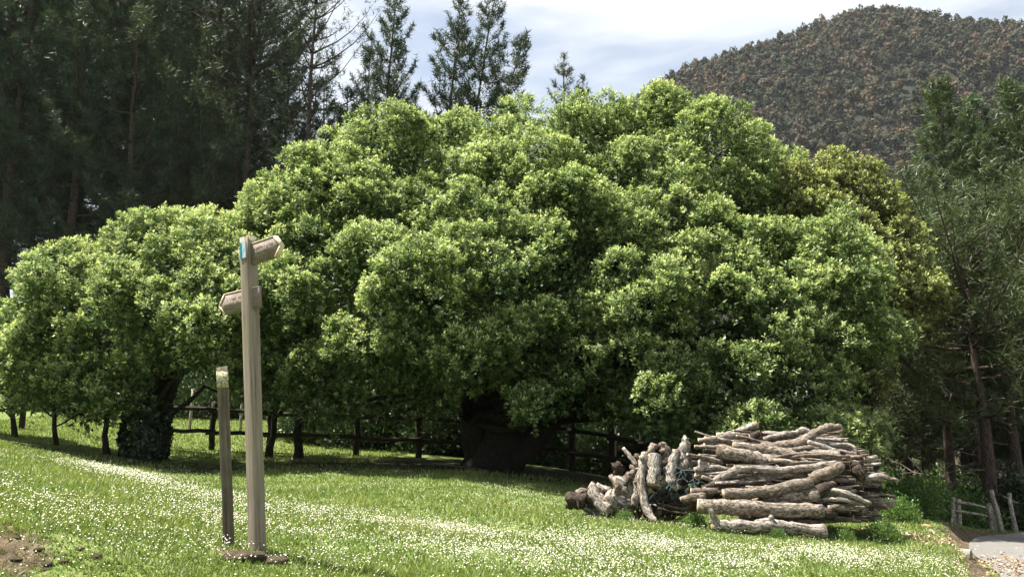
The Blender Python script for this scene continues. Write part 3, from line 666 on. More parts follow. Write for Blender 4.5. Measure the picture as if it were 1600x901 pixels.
for i, (px, py, d, s, lb) in enumerate(((1545, 800, 21, 1.0, 'pine with a lichen-grey trunk and long bare lower branches behind the gate'), (1490, 790, 23.5, .95, 'dark-trunked pine behind the left gate post'), (1450, 740, 27, .9, 'slim dark pine trunk deeper in the wood behind the bush'),
      (1595, 800, 22, 1.0, 'dark-trunked pine beyond the leaning fence stake'))):
    x = at(px, py, d)[0]; pine(trunkpine[i % 2], (x, d, gz(x, d)), i * 1.9, s, lb)
r = np.random.default_rng(33)
for i in range(16):
    d = r.uniform(26, 44); x = d * r.uniform(.46, .78)
    pine(trunkpine[i % 2], (x, d, gz(x, d)), r.random() * 6.28, r.uniform(.75, 1.15), 'slim pine deep in the shaded wood behind the gate', 'slim pines behind the gate')

# ------------------------------------------------------------------ shrubs and undergrowth
def shrub_mesh(seed, rx, ry, rz, n, leaf, mat, name='foliage'):
    r = np.random.default_rng(seed)
    k = 26; D = rand_dirs(k, r); D[:, 2] = np.abs(D[:, 2]); c = D * np.array([rx, ry, rz]) * r.uniform(.5, .9, (k, 1))
    ci = r.integers(0, k, n); dd = rand_dirs(n, r)
    P = c[ci] + dd * (min(rx, rz) * .42 * r.random(n) ** .5)[:, None]; P[:, 2] = np.abs(P[:, 2]) + .02
    ax = unit(dd + [0, 0, .5] + rand_dirs(n, r) * .5); Ls = leaf * r.uniform(.7, 1.4, n)
    V, f, tt = leaves_geo(P, ax, unit(dd + [0, 0, .8] + rand_dirs(n, r) * .6), Ls, Ls * .5, np.clip(r.normal(.45, .22, n), 0, 1))
    g = Geo()
    for i in range(9): add_tube(g, bend((r.normal(0, .06), r.normal(0, .06), -.08), c[i], 5, .05, .03, r), np.linspace(.022, .006, 5) * max(.5, rz), 4)
    return {'foliage': mesh('foliage', V, [f], mat, False, {'t': tt}), 'stems': g.build('stems', M['tree_bark'], True)}
sm_ = [shrub_mesh(71, 1.5, 1.2, 1.6, 5000, .13, M['shrub']), shrub_mesh(72, 1.3, 1.3, 2.2, 5500, .13, M['shrub']), shrub_mesh(73, 1.0, 1.0, 1.0, 3500, .09, M['shrub']), shrub_mesh(74, 1.6, 1.4, 1.9, 6000, .13, M['thicket'])]
def shrub(v, x, y, s, label, group=None, rz=0.0):
    t_ = thing('shrub', label, 'shrub', (x, y, gz(x, y)), (0, 0, rz), group, (s, s, s))
    for k_, me in sm_[v].items(): obj(k_, me, t_)
    return t_
r = np.random.default_rng(35)
for i in range(30):
    x = -15 + i * .95 + r.normal(0, .3); y = 31.5 + r.normal(0, 1.2) + (0 if x < -3 else -2.8)
    shrub(3 if i % 3 else 1, x, y, r.uniform(.7, 1.15), 'shaded shrub in the undergrowth along the field beyond the timber fence', 'shrubs beyond the timber fence', r.random() * 6)
for i in range(34):
    d = r.uniform(19.5, 40); x = d * r.uniform(.44, .76)
    shrub(int(r.integers(0, 4)), x, d, r.uniform(.5, 1.1), 'green shrub in the undergrowth beneath the pines behind the gate', 'shrubs under the pines behind the gate', r.random() * 6)
for i in range(10):
    x = -34 + i * 2.4; y = 29.5 + r.normal(0, .8); shrub(3, x, y, r.uniform(.6, .9), 'dark shrub at the foot of the dense pine wood', 'shrubs at the foot of the dense wood', r.random() * 6)
for i in range(34):
    x = -6.2 + i * .48 + r.normal(0, .15); y = 25.2 + r.normal(0, .7) - .03 * i
    shrub(3, x, y, r.uniform(.75, 1.1), 'dark shrub close behind the timber fence near the broad trunk', 'shrubs close behind the timber fence', r.random() * 6)
for i in range(16):
    x = -13 + i * 1.75 + r.normal(0, .3); y = 36 + r.normal(0, 1.2)
    shrub(3, x, y, r.uniform(1.9, 2.6), 'tall shaded thicket bush far behind the broad trunk', 'tall thicket bushes', r.random() * 6)
p = at(1440, 815, 15.5); shrub(1, p[0], 15.5, .42, 'bright leafy green bush between the log stack and the gate')
p = at(1415, 800, 13.5); shrub(2, p[0], 13.8, .42, 'low green bush against the end of the log stack')
p = at(1388, 838, 10.4); shrub(2, p[0], 10.55, .26, 'dark green weed clump at the foot of the log stack')
p = at(1325, 838, 10.2); shrub(2, p[0] , 10.3, .15, 'tiny weed tuft under the lowest stacked branches')
p = at(1215, 826, 10.0); shrub(2, p[0], 10.02, .12, 'grassy weed growing in front of the knotted bottom log')
p = at(1085, 815, 10.6); shrub(2, p[0], 10.6, .19, 'weed patch between the branch heap and the knotted bottom log')
p = at(975, 805, 10.9); shrub(2, p[0], 10.9, .16, 'leafy weed at the foot of the branch heap')
p = at(1060, 745, 13.6); shrub(2, p[0], 13.8, .5, 'shaded bush behind the branch heap')

# ------------------------------------------------------------------ far forest on the hill
def far_tree(seed, n=150):
    r = np.random.default_rng(seed); H, Wd = r.uniform(10, 14), r.uniform(2.6, 3.8)
    k = 9; lc = np.stack([r.normal(0, Wd * .38, k), r.normal(0, Wd * .38, k), H * r.uniform(.32, .86, k)], -1); lc[0] = (0, 0, H * .86)
    lr = Wd * np.interp(lc[:, 2] / H, (.3, .6, .9), (.62, .55, .34)) * r.uniform(.8, 1.15, k)
    ci = r.integers(0, k, n); dd = rand_dirs(n, r); dd[:, 2] = dd[:, 2] * .9 + .15
    P = lc[ci] + dd * (lr[ci] * r.uniform(.7, 1.08, n))[:, None] * np.array([1, 1, 1.25]); z = P[:, 2] / H; th = np.arctan2(dd[:, 1], dd[:, 0])
    D = unit(np.stack([np.cos(th), np.sin(th), 0 * th + .5], -1) + rand_dirs(n, r) * .5)
    s = r.uniform(.55, 1.1, n)
    a = unit(np.cross(D, rand_dirs(n, r))); b = np.cross(D, a)
    V = np.stack([P + a * s[:, None], P - a * s[:, None] * .6 + b * s[:, None], P - b * s[:, None]], 1).reshape(-1, 3)
    tt = np.repeat(r.normal(0, .12, n) + .12 * (z > .7), 3)
    tv, tf, _ = tube(np.array([(0, 0, -3), (0, 0, H * .5), (0, 0, H * .9)]), np.array([.25, .18, .05]), 4)
    return V, tt, (tv, tf)
FT = [far_tree(81 + i) for i in range(6)]
r = np.random.default_rng(36)
cand = []
x = np.arange(20, 470, 4.7); y = np.arange(300, 560, 5.2)
cx_, cy_ = np.meshgrid(x, y); cx_ = (cx_ + r.normal(0, 2.2, cx_.shape)).ravel(); cy_ = (cy_ + r.normal(0, 2.6, cy_.shape)).ravel()
cz_ = hillz(cx_, cy_); P = np.stack([cx_, cy_, cz_ + 12], -1); u_, v_ = project(P)
k = (u_ > 940) & (u_ < 1700) & (cz_ > -5) & (cy_ < HD + 12) & (v_ < 420); P = P[k]; u_ = u_[k]; v_ = v_[k]; P[:, 2] -= 12
vis = (u_ > 1000) & (u_ < 1598) & (v_ < np.interp(u_, (1000, 1150, 1400, 1460, 1600), (140, 190, 270, 120, 120)))
front = P[:, 1] < HD + 8
vi = np.where(vis & front)[0]
vi = vi[np.argsort(P[vi, 1])]
ridge = vi[P[vi, 1] > HD - 9][::2][:60]; near = np.array([i for i in vi if i not in set(ridge)])[:235]
single = set(ridge.tolist()) | set(near.tolist())
fmesh = []
for ti in range(6):
    for vnt in range(3):
        V, tt, (tv, tf) = FT[ti]
        fmesh.append(mesh('far_crown', V, [np.arange(len(V)).reshape(-1, 3)], M['far'], False, {'t': np.clip(tt + (.12, .42, .78)[vnt], 0, 1)}))
ftr = [mesh('far_trunk', FT[i][2][0], FT[i][2][1], M['pine_bark'], True) for i in range(6)]
allV, allT, n0 = [], [], 0
for i in range(len(P)):
    a = r.random() * 6.28; s = r.uniform(.6, 1.15); ti = int(r.integers(0, 6)); vn = int(r.choice(3, p=(.35, .4, .25)))
    if i in single:
        t_ = thing('hillside_tree', 'russet-tinged tree in the forest covering the far hill', 'tree', tuple(P[i]), (0, 0, a), 'trees on the far hill', (s, s, s))
        obj('crown', fmesh[ti * 3 + vn], t_); obj('trunk', ftr[ti], t_)
    else:
        V, tt, _ = FT[ti]; c_, s_ = math.cos(a), math.sin(a)
        Vr = np.stack([V[:, 0] * c_ - V[:, 1] * s_, V[:, 0] * s_ + V[:, 1] * c_, V[:, 2]], -1) * s + P[i]
        allV.append(Vr); allT.append(np.clip(tt + (.12, .42, .78)[vn], 0, 1))
V = np.vstack(allV)
tag(obj('far_forest', mesh('far_forest', V, [np.arange(len(V)).reshape(-1, 3)], M['far'], False, {'t': np.concatenate(allT)})), 'unbroken mass of brownish forest filling the slopes of the far hill', 'forest', kind='stuff')

# ------------------------------------------------------------------ timber fence under the trees
def pole(name, p, q, r0, r1, mat, parent=None, sides=8, wob=.08, seed=0, n=5, sag=0, off=(0, 0, 0), wig=.006):
    g = Geo(); add_tube(g, bend(p, q, n, sag, wig, np.random.default_rng(int(seed * 10) + 3)), np.linspace(r0, r1, n), sides, wob, seed)
    return obj(name, g.build(name, mat, True, off), parent)
def post_fence(px_posts, d, label, height, rails, loc_px):
    b = at(loc_px, 700, d); base = np.array([b[0], d, gz(b[0], d)])
    root = thing('timber_fence', label, 'fence', tuple(base))
    pts = []
    for i, (px, dd, vis_) in enumerate(px_posts):
        x = at(px, 700, dd)[0]; z = gz(x, dd); pts.append((x, dd, z))
        if vis_: pole('post', (x, dd, z - .2), (x + .02, dd, z + height), .085, .08, M['rail'], root, seed=i + d, off=base)
    for i in range(len(pts) - 1):
        a, b = pts[i], pts[i + 1]
        for j, hgt in enumerate(rails):
            pole('rail', (a[0] - .12, a[1] - .10, a[2] + hgt), (b[0] + .12, b[1] - .10, b[2] + hgt + .03), .058, .052, M['rail'], root, seed=i * 2 + j + d, off=base, wig=.008)
    return root
post_fence([(240, 21.5, 1), (330, 21.6, 1), (420, 21.7, 1), (557, 21.8, 1), (653, 22, 1), (745, 22, 1)], 21.7, 'dark two-rail timber fence running from the ivy-wrapped trunk to the broad trunk', 1.25, (.45, 1.02), 240)
post_fence([(800, 21.8, 1), (893, 21.4, 1), (955, 21.2, 1), (1003, 21, 1), (1080, 20.6, 1)], 21.4, 'dark two-rail timber fence from the broad trunk to behind the branch heap', 1.3, (.48, 1.05), 800)
post_fence([(-150, 23, 1), (-60, 23, 1), (30, 23, 1)], 23, 'short run of timber fence at the end of the tree row', 1.15, (.45, .95), 30)
for i, (px, py, d, h, lb) in enumerate(((297, 655, 26, 1.3, 'thin pale stake of the wire fence in the sunlit field'), (376, 655, 26, 1.2, 'pale stake of the wire fence behind the signpost'), (512, 660, 26, 1.3, 'pale wire-fence stake in the shade beside the timber fence post'), (590, 660, 26, 1.2, 'greyish stake in the shade next to the tall fence post'), (960, 690, 23, 1.45, 'pale broken stake behind the timber fence and branch heap'))):
    x = at(px, py, d)[0]; z = gz(x, d)
    o = pole('fence_stake', (x, d, z - .2), (x + .03, d, z + h), .05, .045, M['stake'], seed=i + 50, off=(x, d, z)); o.location = (x, d, z); tag(o, lb, 'stake', 'pale stakes behind the timber fence')
# fallen branch by the big trunk
g = Geo(); pp = [at(660, 712, 19), at(720, 713, 18.4), at(752, 722, 17.8), at(775, 729, 17.2)]
pp = catmull([(p[0], p[1], gz(p[0], p[1]) + .03) for p in pp], 4); add_tube(g, pp, np.linspace(.022, .012, len(pp)), 6)
o = obj('fallen_branch', g.build('fallen_branch', M['dead'], True, pp[0]), loc=pp[0]); tag(o, 'thin curved fallen branch on the shaded ground by the broad trunk', 'branch')

# ------------------------------------------------------------------ boxes with rounded edges
def box(name, c, half, mat, parent=None, rot=None, bev=0.006, loc=(0, 0, 0)):
    import bmesh
    bm = bmesh.new(); bmesh.ops.create_cube(bm, size=2)
    for v in bm.verts: v.co = Vector((v.co.x * half[0], v.co.y * half[1], v.co.z * half[2]))
    if bev: bmesh.ops.bevel(bm, geom=bm.edges[:] + bm.verts[:], offset=bev, segments=2, affect='EDGES')
    for v in bm.verts: v.co += Vector(c)
    me = bpy.data.meshes.new(name); bm.to_mesh(me); bm.free(); me.materials.append(mat)
    return obj(name, me, parent, loc, rot or (0, 0, 0))
def prism(name, outline, thick, mat, parent=None, M4=None):
    """outline (n,2) in local x,z ; thickness along local y"""
    n = len(outline); o = np.asarray(outline, float)
    V = np.vstack([np.stack([o[:, 0], np.full(n, -thick / 2), o[:, 1]], -1), np.stack([o[:, 0], np.full(n, thick / 2), o[:, 1]], -1)])
    side = np.array([(i, i + n, (i + 1) % n + n, (i + 1) % n) for i in range(n)])
    if M4 is not None: V = V @ M4[:3, :3].T + M4[:3, 3]
    return obj(name, mesh(name, V, [np.arange(n)[None], np.arange(n, 2 * n)[::-1][None], side], mat, False), parent)

# ------------------------------------------------------------------ signpost
sb = at(402, 868, 6.3); SB = (sb[0], 6.3, gz(sb[0], 6.3))
POSTYAW = R(54); SH = 0.049
H_post = at(388, 370, 6.3)[2] - SB[2]
lean = (at(388, 370, 6.3)[0] - SB[0]) / H_post
sp = thing('signpost', 'tall weathered wooden signpost with two arrow boards', 'signpost', SB, (0, math.atan(lean), 0))
import bmesh
def post_mesh(name, half, h, mat, segs=14, bev=.008, slope=0.01, seed=0):
    prof = []
    b = bev
    for (sx, sy) in ((1, 1), (-1, 1), (-1, -1), (1, -1)):
        for k in range(3):
            a = math.atan2(sy, sx) - math.pi / 4 + k * math.pi / 4
            prof.append((sx * (half - b) + b * math.cos(a), sy * (half - b) + b * math.sin(a)))
    prof = np.array(prof); n = len(prof); zs = np.linspace(-.3, h, segs)
    V = []
    for i, z in enumerate(zs):
        k = 1 + .02 * vnoise(np.array([z * 2, seed, 0.]))
        w_ = np.stack([prof[:, 0] * k, prof[:, 1] * k, np.full(n, z)], -1)
        w_[:, :2] += .003 * vnoise(w_ * 6 + seed)[:, None]
        V.append(w_)
    V = np.vstack(V); V[-n:, 2] += prof[:, 0] * slope
    idx = np.arange(segs * n).reshape(segs, n); nxt = np.roll(idx, -1, 1)
    f = np.stack([idx[:-1], nxt[:-1], nxt[1:], idx[1:]], -1).reshape(-1, 4)
    return mesh(name, V, [f, idx[0][::-1][None], idx[-1][None]], mat, False)
po = obj('post', post_mesh('post', SH, H_post, M['post'], 18), sp, rot=(0, 0, POSTYAW))
# local frame: after yaw, +X face looks right/back ; -Y face looks right/front ; -X face looks left/front
def sign_board(zc, x_tip, x_tail, h, sgn, tilt, marks_seed):
    """board along the normal of the right-front face (local -Y after yaw); tip at +x_tip along that axis"""
    ang = POSTYAW - math.pi / 2                       # board axis direction
    rt = np.eye(4); c_, s_ = math.cos(ang), math.sin(ang)
    rt[:3, 0] = (c_, s_, 0); rt[:3, 1] = (-s_, c_, 0); rt[2, 3] = zc
    ct, st_ = math.cos(tilt), math.sin(tilt); tl = np.eye(4); tl[0, 0] = ct; tl[0, 2] = -st_; tl[2, 0] = st_; tl[2, 2] = ct
    M4 = rt @ tl; th = .032; hh = h / 2; pt = .075 * sgn
    out = [(x_tail, -hh), (x_tip - pt, -hh), (x_tip, -hh * .05), (x_tip - pt, hh), (x_tail, hh)]
    if sgn < 0: out = out[::-1]
    bd = prism('arrow_board', out, th, M['board'], sp, M4)
    # cream painted edges: tip bevels and top edge
    def strip(a, b, nm):
        a = np.array(a); b = np.array(b); d = (b - a) / np.linalg.norm(b - a); nn = np.array([-d[1], d[0]])
        cen = (a + b) / 2
        if np.dot(nn, cen - np.array([(x_tip + x_tail) / 2, 0])) < 0: nn = -nn
        q = [a - nn * .012, b - nn * .012, b + nn * .003, a + nn * .003]
        area = sum(q[i][0] * q[(i + 1) % 4][1] - q[(i + 1) % 4][0] * q[i][1] for i in range(4))
        if area < 0: q = q[::-1]
        prism(nm, q, th + .006, M['cream'], bd, M4)
    strip((x_tip - pt, -hh), (x_tip, -hh * .05), 'painted_edge'); strip((x_tip, -hh * .05), (x_tip - pt, hh), 'painted_edge')
    a, b = sorted((x_tail, x_tip - pt)); e = SH + .004
    q = [(a + .004, hh - .004), (b - .004, hh - .004), (b - .004, hh + .003), (a + .004, hh + .003)]
    prism('painted_edge', q, th + .004, M['cream'], bd, M4)
    # worn, unreadable carved lettering: short chiselled strokes
    r = np.random.default_rng(marks_seed); g = Geo()
    lo, hi = (SH + .035, x_tip - .085) if sgn > 0 else (x_tip + .085, -SH - .035)
    for row, (zr, x0, x1) in enumerate(((hh * .38, lo, hi), (-hh * .12, lo, lo + (hi - lo) * .8), (-hh * .55, lo, lo + (hi - lo) * .6))):
        x = x0
        while x < x1:
            if r.random() < .78:
                for s_ in range(int(r.integers(1, 3))):
                    l = r.uniform(.010, .022); a_ = r.choice((1.57, 1.57, 1.2, 0.1)); wd = .0024
                    cx, cz = x + r.uniform(-.004, .004), zr + r.uniform(-.006, .006)
                    dx, dz = math.cos(a_) * l / 2, math.sin(a_) * l / 2; nx_, nz_ = -math.sin(a_) * wd, math.cos(a_) * wd
                    q = np.array([(cx - dx - nx_, -th / 2 - .0015, cz - dz - nz_), (cx + dx - nx_, -th / 2 - .0015, cz + dz - nz_), (cx + dx + nx_, -th / 2 - .0015, cz + dz + nz_), (cx - dx + nx_, -th / 2 - .0015, cz - dz + nz_)])
                    q = q @ M4[:3, :3].T + M4[:3, 3]; g.add(q, [np.arange(4)[None]])
            x += r.uniform(.013, .020)
    obj('worn_lettering', g.build('worn_lettering', M['carve'], False), bd)['kind'] = 'stuff'
z1 = at(395, 398, 6.3)[2] - SB[2]; z2 = at(390, 466, 6.3)[2] - SB[2]
sign_board(z1, 0.42, -0.110, .168, 1, R(1.5), 3)
sign_board(z2, -0.39, 0.125, .168, -1, R(0), 4)
# little trail plaque on the left-front face
pl = thing('plaque', None, None); 
bpy.data.objects.remove(pl)
ang = POSTYAW - math.pi
pc = np.array([math.cos(POSTYAW + math.pi), math.sin(POSTYAW + math.pi), 0]) * (SH + .004)
zt = H_post - .02
plq = box('plaque', (0, 0, 0), (.003, .036, .068), M['plaque'], sp, (0, 0, POSTYAW), .001, (pc[0], pc[1], zt - .085))
pc2 = pc * 1.09
box('blue_band', (-.0042, .026, 0), (.002, .010, .060), M['plaque_blue'], plq, None, .0005)

# marker post
mb_ = at(357, 866, 6.42); MB = (mb_[0], 6.42, gz(mb_[0], 6.42))
Hm = at(347, 572, 6.42)[2] - MB[2]; ln = (at(347, 572, 6.42)[0] - MB[0]) / Hm
mp_ = thing('marker_post', 'short dark square marker post with flaking pale paint band beside the signpost', 'post', MB, (0, math.atan(ln), 0))
pm = obj('post', post_mesh('marker', .042, Hm, M['marker'], 14, .004, .12, 3), mp_, rot=(0, 0, R(20)))
g = post_mesh('band', .0435, .155, M['flake'], 3, .004, 0, 3)
# band: paint sleeve from 4 cm below the top
co = np.array([v.co[:] for v in g.vertices]); co[:, 2] = np.where(co[:, 2] < 0, Hm - .165, np.where(co[:, 2] < .1, Hm - .09, Hm - .035))
g.vertices.foreach_set('co', co.astype(np.float32).ravel()); obj('paint_band', g, mp_, rot=(0, 0, R(20)))

# earth clods around the posts
def rock_mesh(seed, mat, flat=.6, n=2):
    bm = bmesh.new(); bmesh.ops.create_icosphere(bm, subdivisions=n, radius=1)
    co = np.array([v.co[:] for v in bm.verts]); k = 1 + .30 * vnoise(co * 1.3 + seed * 5) + .14 * vnoise(co * 3.1 + seed * 7)
    for v, s, c in zip(bm.verts, k, co): v.co = Vector((c[0] * s, c[1] * s, c[2] * s * flat))
    me = bpy.data.meshes.new('stone'); bm.to_mesh(me); bm.free(); me.materials.append(mat)
    me.polygons.foreach_set('use_smooth', np.ones(len(me.polygons), bool)); return me
m, t = new_mat('clod_earth'); n1 = noise(t, coords(t, 'Object'), 3.5, 6, .7)
principled(t, ramp(t, n1, [(0.3, (0.045, 0.032, 0.02)), (0.55, (0.17, 0.13, 0.085)), (0.8, (0.29, 0.235, 0.16))]), .95, n1, .9, .3); M['earth'] = m
for i, (px, py, s, lb) in enumerate(((378, 888, .14, 'bare earth clod at the foot of the signpost, larger of two'), (425, 881, .11, 'smaller dark earth clod beside the signpost foot'))):
    d = 6.02 + .06 * i; p = at(px, py, d); o = obj('earth_clod', rock_mesh(3 + i, M['earth'], .35), loc=(p[0], d, gz(p[0], d) - .012), scale=(s * 1.3, s * .8, s)); tag(o, lb, 'clod', 'clods at the signpost')

rr_ = np.random.default_rng(91)
clod = [rock_mesh(60 + i, M['earth'], .55) for i in range(3)]
for i in range(16):
    d = rr_.uniform(4.7, 5.5); x = -2.95 - (d - 5.0) * .5 + rr_.normal(0, .25); s_ = rr_.uniform(.015, .036)
    o = obj('earth_clod', clod[i % 3], loc=(x, d, gz(x, d)), rot=(0, 0, rr_.random() * 6), scale=(s_ * 1.3, s_, s_)); tag(o, 'small crumbled earth clod on the eroded edge of the mound', 'clod', 'clods on the eroded mound edge')
# ------------------------------------------------------------------ logs
def log(path, rad, label, mat='bark', ends=('cut', 'cut'), sides=11, wob=.16, knots=0, group=None, seed=0, name='log', n=None, flat=False):
    r = np.random.default_rng(seed + 900)
    P = np.asarray(path, float)
    P = catmull(P, n or (6 if len(P) < 3 else 5)) if len(P) > 1 else P
    Lg = np.linalg.norm(np.diff(P, axis=0), axis=1).sum()
    rad = np.interp(np.linspace(0, 1, len(P)), np.linspace(0, 1, len(np.atleast_1d(rad))), np.atleast_1d(rad)) * .92
    P[1:-1] += r.normal(0, 1, P[1:-1].shape) * rad.mean() * .10
    kn = [(r.uniform(.1, .9) * Lg, r.uniform(0, 6.28), rad.mean() * r.uniform(.5, .9), rad.mean() * r.uniform(.3, .7)) for _ in range(knots)]
    V, f, st = tube(P, rad, sides, wob, seed * 1.37, kn)
    c = P.mean(0); lowest = V[:, 2].min(); loc = np.array([c[0], c[1], lowest])
    if flat: V = V + r.normal(0, rad.mean() * .13, V.shape)
    ring0, ring1 = V[:sides].copy(), V[-sides:].copy()
    o = obj(name, mesh('log', V - loc, f, M[mat], not flat, {'st': st}), loc=loc)
    tag(o, label, 'log' if name == 'log' else name.split('_')[-1], group)
    for e, ring, sg in ((ends[0], ring0, -1), (ends[1], ring1, 1)):
        if e is None: continue
        cc = ring.mean(0); T = unit((P[-1] - P[-2]) if sg > 0 else (P[0] - P[1]))
        V1 = cc + (ring - cc) * .93 + T * .004; V0 = cc + (ring - cc) * .95 - T * .02
        k = sides; V2 = np.vstack([V0, V1, (V1.mean(0) + T * .002)[None]])
        a = np.arange(k); b = np.roll(a, -1)
        side = np.stack([a, b, b + k, a + k], -1); tri = np.stack([a + k, b + k, np.full(k, 2 * k)], -1)
        if sg < 0: side = side[:, ::-1]; tri = tri[:, ::-1]
        obj('cut_end', mesh('cut_end', V2 - loc, [side, tri], M[{'cut': 'cut', 'fresh': 'cut_fresh', 'dark': 'cut_dark'}[e]], False), o)
    return o
def z4(zx, zy, d): return at(1060 + zx / 4.292, 640 + zy / 4.29, d)
def z3(zx, zy, d): return at(870 + zx / 4.292, 640 + zy / 4.29, d)
def pr4(rz, d): return rz / 4.292 / F * d
def L4(pts, d, rz, label, **kw):
    d = d if isinstance(d, (list, tuple)) else [d] * len(pts)
    rz = rz if isinstance(rz, (list, tuple)) else [rz, rz]
    return log([z4(x, y, dd) for (x, y), dd in zip(pts, d)], [pr4(a, d[0]) for a in rz], label, **kw)
def L3(pts, d, rz, label, **kw):
    d = d if isinstance(d, (list, tuple)) else [d] * len(pts)
    rz = rz if isinstance(rz, (list, tuple)) else [rz, rz]
    return log([z3(x, y, dd) for (x, y), dd in zip(pts, d)], [pr4(a, d[0]) for a in rz], label, **kw)
L4([(225, 775), (420, 785), (620, 775), (800, 800), (985, 808)], 10.15, [40, 40, 48, 40, 44], 'knotted pale log lying on the grass in front of the stack', knots=3, seed=1, wob=.2, mat='bark_pale')
L4([(265, 780), (235, 720), (210, 665)], [10.15, 10.13, 10.1], [38, 28, 12], 'broken fork stub rising from the knotted pale log', seed=2, mat='bark_pale', ends=(None, 'dark'))
L4([(620, 775), (622, 715)], [10.13, 10.08], [40, 14], 'knob-like branch stump on the knotted pale log', seed=3, mat='bark_pale', ends=(None, None))
L4([(130, 640), (420, 655), (700, 665), (965, 675)], [10.4, 10.36, 10.34, 10.34], [50, 56, 54, 48], 'thickest straight log along the bottom of the stack', seed=4, wob=.10)
L4([(955, 680), (1000, 690), (1035, 690)], [10.42, 10.42, 10.45], [45, 46, 40], 'dark short log butted against the thickest bottom log', seed=5, mat='bark_dark', ends=('dark', 'dark'))
L4([(302, 562), (520, 555), (720, 520), (890, 485)], [10.42, 10.42, 10.46, 10.5], [36, 42, 44, 40], 'straight log with a pale sawn face above the thickest log', seed=6, wob=.1)
L4([(885, 470), (1000, 420), (1095, 378)], [10.6, 10.6, 10.62], [48, 46, 38], 'darker mossy log continuing upward behind the pale sawn one', seed=7, mat='bark', ends=('dark', 'dark'))
L4([(500, 625), (720, 590), (925, 565)], [10.55, 10.5, 10.48], [40, 48, 50], 'tapering log wedged between the two straight front logs', seed=8)
L4([(925, 560), (990, 520), (1040, 490)], [10.5, 10.5, 10.5], [52, 36, 24], 'split dark stub at the end of the wedged log', seed=9, mat='bark_dark', ends=('dark', 'cut'))
L4([(215, 495), (310, 440), (390, 400), (500, 392), (700, 405), (900, 385), (1060, 360)], 10.68, [22, 26, 30, 26, 26, 28, 26], 'long curved branch bending over the middle of the stack', seed=10, mat='bark_pale')
L4([(170, 545), (330, 500), (480, 470), (640, 440), (860, 415)], 10.74, [42, 40, 32, 34, 28], 'lumpy knotted log under the long curved branch', seed=11, knots=5, wob=.25)
L4([(268, 285), (420, 300), (600, 335), (790, 372), (900, 380)], [11.0, 10.95, 10.9, 10.85, 10.85], [52, 50, 42, 32, 22], 'thick tapering log slanting down across the upper stack', seed=12, wob=.2, ends=('dark', None))
L4([(365, 235), (560, 262), (740, 300), (900, 375)], [11.05, 11.0, 10.95, 10.85], [28, 36, 40, 20], 'log with a shredded splintered end lying on the thick tapering one', seed=13, wob=.2)
L4([(560, 245), (700, 245), (820, 225), (900, 170), (1000, 120), (1082, 110)], [11.3, 11.25, 11.2, 11.2, 11.2, 11.25], [34, 40, 40, 32, 28, 24], 'crooked limb kinked upward at the top of the stack', seed=14)
L4([(240, 200), (390, 150), (530, 97)], [11.7, 11.65, 11.55], [22, 25, 26], 'log with a fresh orange sawn end sticking up at the top', seed=15, ends=('cut', 'fresh'), wob=.08, mat='bark_pale')
L4([(810, 305), (950, 310), (1085, 305)], [11.0, 10.95, 10.9], [38, 42, 44], 'short stout log with a dark hollow end', seed=16, ends=('cut', 'dark'), mat='bark_pale')
L4([(740, 272), (850, 256), (940, 262)], 10.98, [16, 20, 16], 'thin arched branch above the hollow-ended log', seed=17)
L4([(880, 205), (1040, 232), (1150, 240), (1200, 285)], [11.2, 11.15, 11.1, 11.05], [16, 17, 16, 12], 'hooked pale branch at the top end of the stack', seed=18, mat='bark_pale')
L4([(900, 195), (1020, 200), (1132, 212)], 11.35, [13, 13, 13], 'straight pale pole behind the hooked branch', seed=19, mat='bark_pale')
L4([(940, 168), (1085, 155)], 11.5, [10, 10], 'upper of two thin poles beside the kinked limb', seed=20)
L4([(930, 188), (1085, 184)], 11.45, [10, 10], 'lower of two thin poles beside the kinked limb', seed=21)
L4([(870, 215), (960, 240), (1080, 290)], [11.1, 11.0, 10.95], [16, 16, 14], 'slanting pale stick crossing under the hooked branch', seed=22, mat='bark_pale')
L4([(1030, 265), (1120, 285), (1190, 295)], 10.95, [13, 14, 12], 'short pale stick under the hooked branch tip', seed=23, mat='bark_pale')
L4([(1090, 332), (1190, 318), (1275, 298)], [10.85, 10.8, 10.75], [14, 14, 8], 'thin stick pointing outward beside the hollow end', seed=24)
L4([(570, 195), (700, 165), (810, 158)], 11.5, [18, 22, 20], 'pale log lying flat at the back of the top', seed=25, mat='bark_pale')
L4([(800, 150), (840, 140), (880, 150)], 11.5, [24, 28, 22], 'greenish lichen-covered log chunk on top', seed=26, mat='bark_pale')
L4([(480, 185), (545, 155)], 11.4, [28, 24], 'dark knobby stump chunk at the top of the stack', seed=27, mat='bark_dark')
L4([(135, 205), (260, 195), (350, 215)], 11.3, [18, 20, 16], 'rough log end at the top corner facing the branch heap', seed=28)
L4([(60, 300), (160, 318), (290, 355)], [10.75, 10.85, 10.95], [12, 16, 18], 'tapered stick pointing toward the branch heap', seed=29)
L4([(110, 245), (200, 250), (300, 245)], 11.2, [14, 15, 14], 'mossy yellowish stick near the branch heap', seed=30)
L4([(150, 340), (155, 400)], [10.9, 10.85], [22, 24], 'upright pale chunk next to the branch heap', seed=31, mat='bark_pale')
L4([(110, 405), (220, 385), (340, 400)], 10.85, [24, 22, 18], 'pale split log under the tapered stick', seed=32, mat='bark_pale')
L4([(110, 440), (190, 450), (270, 440)], 10.8, [18, 20, 14], 'rough split log at the heap side of the stack', seed=33)
L4([(15, 598), (90, 585), (170, 590)], [10.5, 10.5, 10.5], [16, 30, 40], 'pointed log end poking out toward the branch heap', seed=34)
L4([(85, 545), (180, 548), (260, 540)], 10.6, [22, 22, 20], 'small sawn log behind the lumpy knotted one', seed=35)
